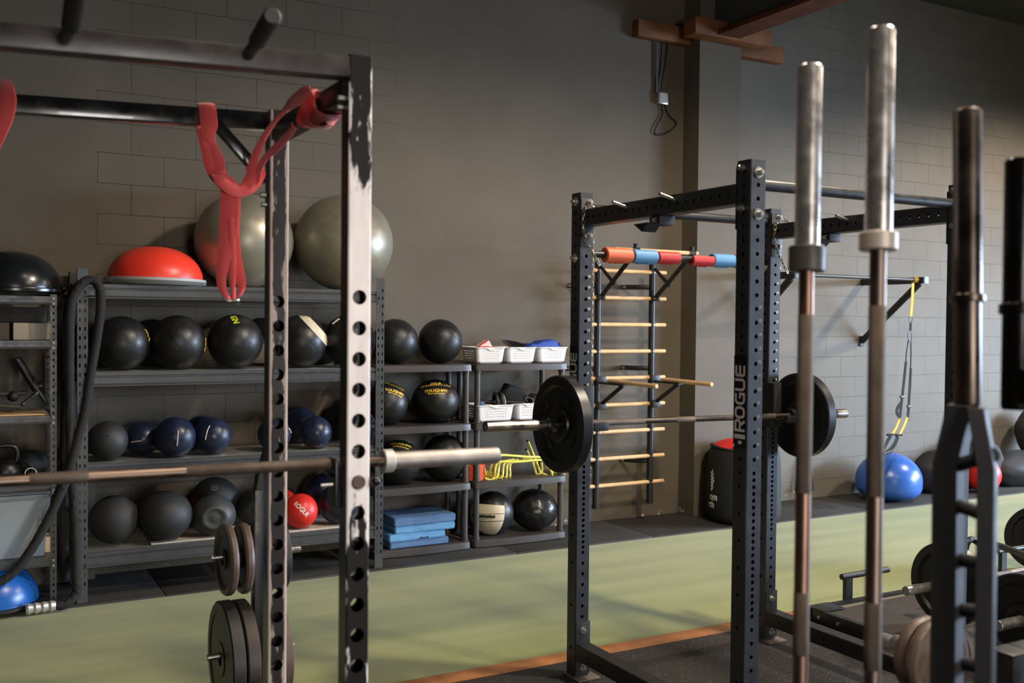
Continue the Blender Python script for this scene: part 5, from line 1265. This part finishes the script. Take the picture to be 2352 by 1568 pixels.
# ------------------------------------------------------------------ the scraped squat rack on the left
LXR, LYF, LYB, TW = .859, 2.33, 3.03, .058
lr = thing('squat_rack', 'scraped black squat rack in the left foreground, posts with big round holes', 'rack', (LXR, (LYF+LYB)/2, 0))
wf = worn_paint('worn_white_paint', srgb(30, 28, 28), srgb(244, 236, 234), [(0, -.22), (.36, -.14), (.45, .0), (.50, .14), (.58, .34), (.80, .34), (.86, .02), (.91, -.16), (.96, -.12), (1., -.02)], .12, -.05, TW/2)
wb = worn_paint('worn_edges_paint', srgb(56, 51, 50), srgb(206, 188, 176), [(0, -.2), (.40, -.13), (.48, -.02), (.62, -.04), (.72, -.16), (.9, -.18), (.97, -.02)], .8, -.04, TW/2)
def post(x, y, m, h0, pitch, H, ty=TW):
    hs = []; z = h0
    while z > .12: hs.append(z); z -= pitch
    g = G().ptube(TW, ty, H, hs, [], r=.0178, t=.0035, c=.003, n=28)
    o = mk('upright', g, m, lr, world=False); o.location = V((x, y, 0))-lr.location; return o
ZF0 = at(826, 682.5, y=LYF-TW/2).z; ZBK0 = at(641, 692.5, y=LYB-TW/2).z
pf = (at(826, 682.5, y=LYF-TW/2).z-at(824, 1177.6, y=LYF-TW/2).z)/7; pb_ = (at(641, 692.5, y=LYB-TW/2).z-at(637, 1195, y=LYB-TW/2).z)/9
LXB = at(640, 800, y=LYB-TW/2).x
post(LXR-.004, LYF, wf, ZF0, pf, 2.325); post(LXB, LYB, wb, ZBK0, pb_, 2.318)
# the left pair, outside the picture
post(LXR-1.25, LYF+.06, wf, ZF0, pf, 2.30); post(LXB-1.25, LYB+.06, wb, ZBK0, pb_, 2.29)
for x, y in ((LXR, LYF), (LXB, LYB), (LXR-1.25, LYF+.06), (LXB-1.25, LYB+.06)): mk('foot_plate', G().box((x-.06, y-.06, .0005), (x+.06, y+.06, .008), c=.002), BLK, lr)
def sq(name, a, b, w, h, m):
    a, b = V(a), V(b); L = (b-a).length; g = G().box((-w/2, -h/2, 0), (w/2, h/2, L), along(a, b), c=.003); return mk(name, g, m, lr)
GLOSS = mat('gloss_black_enamel', (17, 17, 18), .2, noise=.1, rvar=.06, coat=.3)
SCUF = mat('scuffed_enamel', (54, 48, 47), .36, noise=.45, nscale=9, rvar=.1)
zl = -.030
fb = sq('top_beam', (LXR-TW/2-.001, LYF, 2.296), (LXR-1.25, LYF+.06, 2.296+zl*1.25), .055, .050, SCUF)
sq('pull_up_bar', (LXB-TW/2-.001, LYB, 2.285), (LXB-1.25, LYB+.06, 2.285-.035), .05, .050, GLOSS)
sq('side_beam', (LXR-.004, LYF+TW/2, 2.253), (LXB, LYB-TW/2, 2.253), .05, .055, BLK)
sq('side_beam', (LXR-1.25, LYF+TW/2+.06, 2.225), (LXB-1.25, LYB-TW/2+.06, 2.225), .05, .055, BLK)
a, b = at(496, 284, y=LYB-.01), at(612, 416, y=LYB-.02); sq('corner_brace', a, b, .032, .032, GLOSS)
sq('base_beam', (LXR-.004, LYF+TW/2, .06), (LXB, LYB-TW/2, .06), .05, .055, BLK)
# chin-up pegs with rubber grips on the top beam
for (u0, v0), (u1, v1), (u2, v2) in (((572, 122), (590, 96), (626, 36)), ((150, 84), (163, 62), (178, -40))):
    a, b, c = at(u0, v0, y=LYF-.03), at(u1, v1, y=LYF-.10), at(u2, v2, y=LYF-.26)
    g = G().cyl(a-(b-a).normalized()*.006, b, .014, 14); mk('peg', g, BLK, lr)
    d = (c-b).normalized(); mk('rubber_grip', G().tube([b, b+d*.004, c-d*.004, c], [.014, .019, .020, .016], 20), RUB, lr)
def bolt2(c, n, s=1.): mk('bolt', G().cyl(c, V(c)+V(n)*.016, .009*s, 6), ZINC, lr)
bolt2((LXR-TW/2-.004, LYF+.01, 2.225), (-1, 0, 0)); bolt2((LXR-TW/2-.002, LYF+.02, 2.205), (-1,0,0), .8); bolt2(at(610, 448, y=LYB), (-1,0,0)); bolt2(at(612, 470, y=LYB), (-1,0,0), .8)
# safety pin with a ball end
sp = thing('safety_pin', 'steel safety pin with a black ball end through the worn white post', 'pin', tuple(at(824, 1107, y=LYF)))
c = at(824, 1107, y=LYF-TW/2); mk('plug', G().cyl(c+V((0,-.004,0)), c+V((0,.07,0)), .0172, 24, ch=.002), mat('brown_plug', (92, 78, 70), .5, .3), sp)
mk('rod', G().cyl(at(738, 1115, y=LYF+.06), at(815, 1108, y=LYF+.035), .0045, 10), CHROME, sp); mk('rod', G().cyl(at(846, 1104, y=LYF-.02), at(858, 1104, y=LYF-.03), .004, 10), BLK, sp)
mk('ball_end', G().sphere(at(862, 1104, y=LYF-.03), .0135, 24, 16), mat('gloss_ball', (18, 18, 20), .12), sp)
# barbell across it
la, lb = at(1143, 1044.5, y=2.405), at(0, 1105, y=2.405)
dr = (lb-la).normalized(); la0 = la
t = barbell('barbell resting across the scraped squat rack, its right sleeve pointing at the shelves', la0, la0+dr*2.2, sl=.345, rs=.0225, rsh=.0133, sm=mat('brushed_sleeve', (190, 182, 176), .5, 1., noise=.25, nscale=14), colm=mat('pale_flange', (205, 202, 198), .45, .5), col_r=.030, col_l=.028)
jh = thing('j_cup', 'black J-cup under the barbell on the worn white post', 'J-cup', (LXR, LYF+.06, 1.28))
c = at(775, 1085, y=2.40); mk('tray', G().box((LXR-TW/2-.012, LYF+TW/2, 1.292), (LXR+TW/2-.01, LYF+TW/2+.085, 1.304), c=.003), BLK, jh)
mk('lip', G().box((LXR-TW/2-.012, LYF+TW/2+.078, 1.304), (LXR+TW/2-.01, LYF+TW/2+.088, 1.33), c=.002), BLK, jh); mk('back_plate', G().box((LXR-TW/2-.012, LYF+TW/2, 1.22), (LXR-TW/2-.004, LYF+TW/2+.06, 1.34), c=.002), BLK, jh)

# red webbing hung between the bars
def web(par, name, px, w, dirs, m=BAND, th=.0016, n=6):
    """px (u, v, y); dirs = across-direction as an image angle per point (deg) ; w metres or list"""
    P = [at(u, v, y=y) for u, v, y in px]; n0 = len(P)
    W = w if isinstance(w, list) else [w]*n0
    A = [cR*cos(radians(a))+cU*sin(radians(a)) if not isinstance(a, tuple) else V(a).normalized() for a in dirs]
    PP = bez(P, n); g = G(); vs = []; N = len(PP)
    for i, p in enumerate(PP):
        k = min(i//n, n0-2); f = (i-k*n)/n if i < N-1 else 1; f = f*f*(3-2*f); a = (A[k]*(1-f)+A[k+1]*f).normalized(); ww = W[k]*(1-f)+W[k+1]*f
        t = (PP[min(i+1, N-1)]-PP[max(i-1, 0)]).normalized(); nn = t.cross(a)
        nn = nn.normalized() if nn.length > .01 else V((0,-1,0))
        bow = nn*.0025
        vs += [p-a*ww/2, p-a*ww/4+bow, p+bow*1.2, p+a*ww/4+bow, p+a*ww/2, p+a*ww/2+nn*th, p+a*ww/4+bow+nn*th, p+bow*1.2+nn*th, p-a*ww/4+bow+nn*th, p-a*ww/2+nn*th]
    g.add(vs, [(10*i+k, 10*i+(k+1) % 10, 10*i+10+(k+1) % 10, 10*i+10+k) for i in range(N-1) for k in range(10)]+[tuple(range(10))[::-1], tuple(10*N-10+k for k in range(10))])
    return mk(name, g, m, par, ang=60)
rb = thing('lifting_strap', 'red webbing strap looped over the squat rack bars, hanging with a metal ring', 'strap', tuple(at(530, 680, y=2.98)))
yy = 2.985
web(rb, 'bar_loop', ((475, 288, 3.07), (474, 268, 3.075), (472, 245, 3.055), (472, 239, 3.02), (475, 243, 2.992), (478, 262, 2.98), (480, 288, 2.975), (478, 310, 2.975), (483, 330, 2.975), (494, 352, 2.97), (502, 374, 2.97), (506, 395, 2.965), (516, 412, 2.96), (532, 424, 2.955), (548, 434, 2.95)), [.045, .047, .048, .05, .05, .05, .05, .042, .034, .034, .04, .036, .034, .034, .026], [0, 0, 0, 0, 0, -4, -4, 8, 14, 14, 20, 40, 60, 66, 84])
web(rb, 'bar_loop', ((452, 286, 3.03), (465, 310, 2.99), (474, 345, 2.98), (484, 385, 2.98), (497, 402, 2.965), (514, 424, 2.955), (536, 440, 2.95)), [.012, .03, .03, .035, .04, .034, .03], [10, 10, 12, 0, 40, 50, 70])
web(rb, 'knot_fold', ((486, 402, 2.945), (505, 413, 2.94), (528, 432, 2.94), (552, 440, 2.94), (575, 430, 2.94), (590, 410, 2.945), (594, 390, 2.95), (584, 380, 2.95), (566, 386, 2.955)), [.008, .034, .036, .032, .036, .040, .044, .036, .01], [50, 56, 70, 90, 120, 140, 160, 180, 200])
web(rb, 'side_tail', ((555, 438, 2.945), (570, 420, 2.94), (578, 398, 2.93), (582, 372, 2.90), (594, 340, 2.86), (612, 305, 2.80), (634, 275, 2.74), (655, 253, 2.68), (676, 232, 2.60), (700, 212, 2.53), (716, 205, 2.50)), [.03, .036, .03, .026, .022, .018, .014, .016, .03, .03, .02], [120, 140, 160, 175, 170, 165, 150, 140, 130, 120, 110])
web(rb, 'side_tail', ((566, 436, 2.945), (584, 412, 2.94), (596, 385, 2.90), (610, 362, 2.86), (634, 340, 2.80), (655, 318, 2.74), (672, 297, 2.68), (676, 288, 2.66)), [.03, .034, .02, .018, .024, .022, .018, .02], [130, 150, 150, 130, 120, 125, 130, 130])
# wraps round the side beam
def sweep_ring(par, name, yc, w, lean, h=.0335, sag=0., m=BAND):
    pts = []; n = 24
    for i in range(n):
        a = 2*pi*i/n; q = (abs(cos(a))**4+abs(sin(a))**4)**-.25
        pts.append(V((LXR-.002+cos(a)*q*h, yc+lean*sin(a), 2.253-.0+sin(a)*q*(h+.001)-(sag if sin(a) < -.2 else 0))))
    g = G(); vs = []
    for i in range(n):
        t = (pts[(i+1) % n]-pts[i-1]).normalized(); a = V((0,1,0)); a = (a-t*a.dot(t)).normalized(); nn = a.cross(t)
        vs += [pts[i]-a*w/2, pts[i]+a*w/2, pts[i]+a*w/2+nn*.002, pts[i]-a*w/2+nn*.002]
    g.add(vs, [(4*i+k, 4*i+(k+1) % 4, 4*((i+1) % n)+(k+1) % 4, 4*((i+1) % n)+k) for i in range(n) for k in range(4)]); return mk(name, g, m, par, ang=50)
sweep_ring(rb, 'beam_wrap', 2.59, .07, .05, .034); sweep_ring(rb, 'beam_wrap', 2.66, .06, -.03, .0325); sweep_ring(rb, 'beam_wrap', 2.63, .03, .02, .036, .012)
# the hanging part and its ring
web(rb, 'hanging_tail', ((530, 428, 2.955), (528, 450, 2.955), (526, 500, 2.955), (521, 560, 2.955), (512, 610, 2.955), (508, 645, 2.96), (514, 672, 2.96), (524, 686, 2.955)), [.055, .056, .055, .05, .034, .028, .026, .020], [0, 0, 0, 0, -4, -8, -14, -20])
web(rb, 'hanging_tail', ((534, 432, 2.965), (533, 470, 2.968), (532, 540, 2.97), (540, 600, 2.965), (552, 640, 2.96), (556, 660, 2.96), (548, 682, 2.957)), [.05, .05, .045, .04, .030, .022, .020], [0, 0, 0, 4, 8, 14, 24])
web(rb, 'hanging_tail', ((530, 500, 2.95), (533, 600, 2.948), (534, 650, 2.955), (536, 686, 2.957)), [.02, .022, .018, .014], [0, 0, 0, 0])
mk('ring', G().tube([at(530, 686, y=2.957)+V((.024*cos(a), .0, .006*sin(a)))+V((0, .010*sin(a), 0)) for a in [i*pi/12 for i in range(24)]], .0032, 8, closed=True), CHROME, rb)
rb2 = thing('lifting_strap', 'red strap looped over the pull-up bar at the left edge of the picture', 'strap', tuple(at(0, 300, y=3.0)))
web(rb2, 'bar_loop', ((-40, 372, 3.02), (-44, 320, 3.07), (-30, 250, 3.10), (-12, 205, 3.09), (-2, 192, 3.06), (8, 206, 3.02), (14, 232, 3.00), (10, 262, 2.995), (0, 290, 2.99), (-20, 330, 2.99), (-40, 370, 3.0)), .055, [0, 10, 20, 20, 30, 20, 10, 5, 0, -6, -6])

# ------------------------------------------------------------------ plate tree behind the squat rack
wt_ = thing('weight_tree', 'black plate tree standing behind the scraped squat rack', 'weight tree', (1.065, 4.0, 0))
ty = 4.0
mk('post', G().box((1.04, ty-.03, .012), (1.10, ty+.03, 1.0), c=.004), BLK, wt_)
poly = [at(u, v, y=ty) for u, v in ((619, 975), (606, 1040), (590, 1092), (584, 1130), (580, 1160), (579, 1245), (645, 1245), (652, 975))]
g = G().prism([(p.x, p.z) for p in poly], (0, ty+.028, 0), (1,0,0), (0,0,1), .056); mk('gusset', g, BLK, wt_)
mk('foot', G().box((.92, ty-.32, .001), (.98, ty+.32, .045), c=.004), BLK, wt_); mk('foot', G().box((1.16, ty-.32, .001), (1.22, ty+.32, .045), c=.004), BLK, wt_); mk('base_bar', G().box((.98, ty-.03, .001), (1.16, ty+.03, .045), c=.004), BLK, wt_)
ZU, ZL = .740, .345
for x0, x1, z in ((at(483, 1280, y=ty).x, 1.04, ZU), (at(475, 1508, y=ty).x, 1.04, ZL), (1.10, at(690, 1262, y=ty).x, ZU), (1.10, at(675, 1484, y=ty).x, ZL)):
    mk('peg', G().cyl((x0, ty, z), (x1, ty, z), .0125, 20, ch=.002), CHROME, wt_)
GP = 'plates on the tree'
plate('weight_plate', 'small brown-black iron plate, outer one on the upper left peg of the tree', (.935, ty, ZU-.012), (1,.03,0), .142, .034, IRONB, 'iron', GP)
plate('weight_plate', 'small brown-black iron plate, inner one on the upper left peg of the tree', (1.0, ty, ZU-.012), (1,-.02,0), .142, .036, IRONB, 'iron', GP)
plate('weight_plate', 'big dark iron plate, outer one on the lower left peg of the tree', (.937, ty, ZL-.012), (1,0,0), .225, .052, mat('dark_iron', (48, 45, 40), .45, noise=.3, nscale=7), 'flat', GP)
plate('weight_plate', 'big dark iron plate, inner one on the lower left peg of the tree', (.995, ty, ZL-.012), (1,0,0), .222, .052, mat('brown_iron', (60, 50, 44), .45, noise=.5, nscale=7), 'flat', GP)
plate('weight_plate', 'grey-edged iron plate on the upper right peg of the tree', (1.145, ty, ZU-.012), (1,0,0), .142, .034, IRONG, 'flat', GP)
plate('weight_plate', 'iron plate on the lower right peg of the tree, mostly behind the black post', (1.135, ty, ZL-.012), (1,0,0), .20, .04, IRONB, 'flat', GP)
# ------------------------------------------------------------------ bars standing upright in the right foreground
HOL = thing('bar_holder', 'low black floor holder that the upright bars stand in', 'bar holder', (1.55, 1.32, 0))
mk('base', G().box((1.36, 1.02, .0005), (1.80, 1.56, .012), c=.003), RACKD, HOL)
def upright_bar(label, top, bot, **k):
    t = barbell(label, top, bot, **k); return t
def vline(px, d, zt):
    """upright line through two pixels at one depth, with the given top"""
    return at(px[0], px[1], d=d)
a = at(1860, 151, d=1.98); b = at(1838, 1568, d=1.93); d_ = (b-a).normalized(); L = a.z/(-d_.z)-.016
barbell('upright chrome barbell with a dark flange, leftmost of the standing bars', a, b, L=L, sl=.395, rs=.0243, rsh=.0148, sm=CHROME, shm=mat('coppery_shaft', (134, 104, 90), .42, 1., noise=.25, nscale=8), colm=IRONG, col_r=.0355, col_l=.050, group='bars standing in the floor holder')
HO = [a+d_*(L)]
a = at(2024, 66, d=1.85); b = at(2003, 1568, d=1.80); d_ = (b-a).normalized(); L = a.z/(-d_.z)-.016
barbell('tallest upright chrome barbell with a pale flange, second of the standing bars', a, b, L=L, sl=.415, rs=.0247, rsh=.0150, sm=CHROME, shm=mat('brown_shaft', (118, 102, 92), .42, 1., noise=.25, nscale=8), colm=mat('satin_flange', (196, 184, 172), .5, .6), col_r=.0345, col_l=.033, group='bars standing in the floor holder')
HO.append(a+d_*L)
# multi-grip bar: sleeve, ring, then a frame of two rails with rungs
sw = thing('multi_grip_bar', 'upright dark multi-grip bar whose frame has two rails and slanted rungs', 'barbell', tuple(at(2220, 700, d=1.8)))
A_, B_ = at(2222, 252, d=1.80), at(2222, 935, d=1.77); SD = mat('dark_sleeve', (92, 82, 74), .32, 1., noise=.3, nscale=10, rvar=.1)
dd = (B_-A_).normalized(); R = .0245
mk('sleeve', G().tube([A_, A_+dd*.004, at(2222, 682, d=1.78)], [R-.004, R, R], 32), SD, sw)
mk('sleeve', G().tube([at(2222, 682, d=1.78), B_-dd*.01, B_], [R*.95, R*.95, R*.8], 32), SD, sw)
c = at(2222, 684, d=1.78); mk('flange', G().cyl(c-dd*.006, c+dd*.008, R*1.22, 32, ch=.002), SD, sw)
FR = mat('blue_black_enamel', (44, 44, 48), .58, rvar=.06, spec=.35)
def rail(px, w, th, name='rail', m=FR):
    """a bent rectangular rail; px = (u, v, depth)"""
    P = [at(u, v, d=d) for u, v, d in px]; ax = V((.93, .36, 0)).normalized(); ay = V((-.36, .93, 0)).normalized(); vs = []
    for i, p in enumerate(P): vs += [p-ax*w/2-ay*th/2, p+ax*w/2-ay*th/2, p+ax*w/2+ay*th/2, p-ax*w/2+ay*th/2]
    g = G().add(vs, [(4*i+k, 4*i+(k+1) % 4, 4*i+4+(k+1) % 4, 4*i+4+k) for i in range(len(P)-1) for k in range(4)]+[(0,3,2,1), tuple(4*len(P)-4+k for k in range(4))])
    o = mk(name, g, m, sw, ang=20); bv = o.modifiers.new('b', 'BEVEL'); bv.width = .002; bv.segments = 2; bv.limit_method = 'ANGLE'; return o
zf_ = .03
def toz(u0, v0, d0, u1, v1, d1):
    a, b = at(u0, v0, d=d0), at(u1, v1, d=d1); k = (a.z-zf_)/(a.z-b.z); return a+(b-a)*k
rail(((2212, 928, 1.78), (2179, 1066, 1.80), (2174, 1568, 1.74), (2172, 2300, 1.68)), .054, .042)
rail(((2244, 935, 1.745), (2268, 1075, 1.70), (2262, 1568, 1.65), (2258, 2300, 1.60)), .026, .028)
rail(((2240, 940, 1.76), (2238, 1060, 1.76)), .008, .008, 'centre_strut')
for (u0, v0), (u1, v1) in (((2192, 1070), (2284, 1044)), ((2196, 1158), (2262, 1182)), ((2196, 1283), (2262, 1296)), ((2196, 1398), (2262, 1408)), ((2196, 1520), (2262, 1534)), ((2196, 1650), (2262, 1664))):
    mk('rung', G().cyl(at(u0, v0, d=1.79), at(u1, v1, d=1.70), .0125, 18), FR, sw)
HO.append(at(2222, 2400, d=1.68))
# last dark bar cut by the frame edge
sb = thing('safety_squat_bar', 'dark upright bar with a square block at its lower end, cut by the right edge', 'barbell', tuple(at(2340, 700, d=1.72)))
A_, B_ = at(2341, 366, d=1.75), at(2332, 942, d=1.72); dd = (B_-A_).normalized(); DS = mat('black_sleeve', (40, 38, 37), .28, .9, rvar=.08)
mk('sleeve', G().tube([A_, A_+dd*.004, B_-dd*.006, B_], [.020, .0235, .0235, .020], 32), DS, sb)
c = at(2336, 710, d=1.73); mk('flange', G().cyl(c-dd*.009, c+dd*.009, .0295, 32, ch=.002), DS, sb)
c = at(2362, 886, d=1.72); mk('block', G().box(c-V((.035, .02, .03)), c+V((.06, .02, .03)), c=.004), DS, sb)
mk('camber_post', G().tube([at(2392, 886, d=1.70), at(2392, 1200, d=1.68), toz(2392, 1200, 1.68, 2386, 1568, 1.66)], .018, 16), DS, sb)
for p in HO: mk('tube', G().tube([(p.x, p.y, .012), (p.x, p.y, .20)], .038, 24, caps=False), RACKD, HOL)

# ------------------------------------------------------------------ platform, floor barbells and plate stand at lower right
zp = .075
pl = thing('lifting_platform', 'low black framed lifting platform edging the turf at lower right', 'platform', (4.6, 3.6, 0))
c0 = at(1852, 1392, z=zp); PX0, PY1 = c0.x, c0.y
PX1 = PX0+3.4; PY0 = PY1-2.2
DECKM = mat('platform_rubber', (58, 52, 47), .7, noise=.15, bump=.2, bscale=200)
mk('deck', G().box((PX0+.03, PY0+.03, .001), (PX1-.03, PY1-.03, zp-.008)), DECKM, pl)
for a, b in (((PX0, PY0, .001), (PX0+.04, PY1, zp)), ((PX1-.04, PY0, .001), (PX1, PY1, zp)), ((PX0, PY1-.05, .001), (PX1, PY1, zp)), ((PX0, PY0, .001), (PX1, PY0+.05, zp))): mk('frame_rail', G().box(a, b, c=.003), RACKD, pl)
mk('edge_strip', G().box((PX0+.12, PY1-.105, zp-.007), (PX1-.05, PY1-.09, zp+.001)), mat('bright_edge', (178, 166, 140), .4, .6), pl)
mk('corner_plate', G().box((PX0, PY1-.13, zp-.004), (PX0+.17, PY1, zp+.004), c=.002), RACKD, pl); 
for dy in (.10, .24): mk('bolt', G().cyl((PX0-.001, PY1-dy, .04), (PX0-.010, PY1-dy, .04), .010, 10), ZINC, pl)
mk('inner_frame', G().box((PX0+.9, PY0+.05, zp-.006), (PX0+.96, PY1-.05, zp+.002)), RACKD, pl)
for u, v in ((1990, 1338), (2305, 1268)):
    c = at(u, v, z=.19); x, y = c.x, PY1+.03
    t = thing('band_peg', 'black T-shaped band peg standing on the far edge of the platform' if u < 2100 else 'black T-shaped band peg behind the multi-grip bar', 'band peg', (x, y, 0), 'platform band pegs')
    mk('post', G().box((x-.03, y-.015, .001), (x+.02, y+.015, .19)), RACKD, t); mk('cross_bar', G().cyl((x-.06, y, .20), (x+.34, y, .20), .018, 18, ch=.003), RACKD, t)
# two loaded floor barbells on the platform
c = at(2080, 1357, z=zp+.235)
barbell('floor barbell with a chrome sleeve pointing left over the platform', c, c+V((1, .0, 0)), sm=CHROME, shm=STEELB)
plate('bumper_plate', 'black plate on the farther floor barbell, left of the multi-grip bar', c+V((.335, 0, -.003)), (1,0,0), .2225, .06, IRON, 'bumper', 'floor barbell plates')
plate('bumper_plate', 'black plate at the far end of the farther floor barbell', c+V((1.86, 0, -.003)), (1,0,0), .2225, .06, IRON, 'bumper', 'floor barbell plates')
c2 = at(2292, 1437, z=zp+.235)
barbell('floor barbell with a chrome sleeve at the right edge, nearer than the other', c2, c2+V((1, .0, 0)), sm=CHROME, shm=STEELB)
plate('bumper_plate', 'black plate on the nearer floor barbell, cut by the right edge', c2+V((.20, 0, -.003)), (1,0,0), .2225, .06, IRON, 'bumper', 'floor barbell plates')
plate('bumper_plate', 'black plate at the far end of the nearer floor barbell', c2+V((1.86, 0, -.003)), (1,0,0), .2225, .06, IRON, 'bumper', 'floor barbell plates')
# curved handle bar lying beyond
cb = thing('trap_bar', 'dark curved-handle bar lying across the platform behind the multi-grip bar', 'bar', tuple(at(2300, 1270, y=PY1-.35)))
yb = PY1-.4; cb_dz = V((0, 0, .05))
mk('tube', G().tube(bez([at(u, v, y=y) for u, v, y in ((2217, 1300, yb+.1), (2216, 1270, yb+.1), (2222, 1245, yb+.1), (2234, 1238, yb+.1), (2248, 1246, yb+.08), (2290, 1252, yb-.15), (2352, 1274, yb-.45), (2420, 1300, yb-.75))]), .019, 12), RACKD, cb)
mk('tube', G().cyl(at(2270, 1330, y=yb), at(2330, 1338, y=yb), .02, 14), RACKD, cb)
p = at(2388, 1236, z=.2235); plate('bumper_plate', 'black plate standing on the turf at the right edge', (p.x, p.y, .2235), (.9,.43,0), .2225, .06, IRON, 'bumper', 'floor barbell plates')
# plate stand in the foreground with brown plates on horns that point away
psd = thing('plate_stand', 'dark plate stand low in the right foreground, chrome horns pointing away', 'plate stand', (2.15, 2.1, 0))
h0 = at(2026, 1472, d=2.95); hx = h0.x
mk('horn', G().cyl((hx, h0.y, h0.z), (hx, h0.y-.42, h0.z), .0255, 28, ch=.002), CHROME, psd)
mk('post', G().box((hx-.04, h0.y-.49, .001), (hx+.04, h0.y-.42, h0.z+.12), c=.004), RACKD, psd)
h1 = at(2290, 1560, d=2.55); 
mk('horn', G().cyl((h1.x, h0.y-.10, h1.z), (h1.x, h0.y-.42, h1.z), .0255, 28, ch=.002), CHROME, psd)
mk('post', G().box((h1.x-.04, h0.y-.49, .001), (h1.x+.04, h0.y-.42, h0.z+.12), c=.004), RACKD, psd)
mk('base', G().box((hx-.1, h0.y-.50, .001), (h1.x+.1, h0.y-.36, .04), c=.004), RACKD, psd)
GS = 'brown plates on the foreground stand'
for k, lab in enumerate(('brown iron plate, outermost on the left horn of the foreground stand', 'brown iron plate, innermost on the left horn of the foreground stand')):
    plate('weight_plate', lab, (hx, h0.y-.17-.042*k, h0.z-.004), (0,1,0), .108+.006*k, .034, IRONB, 'iron', GS)
for k, lab in enumerate(('brown iron plate, outermost on the right horn of the foreground stand', 'brown iron plate, innermost on the right horn of the foreground stand')):
    plate('weight_plate', lab, (h1.x, h0.y-.20-.042*k, h1.z-.004), (0,1,0), .108+.006*k, .034, IRONB, 'iron', GS)
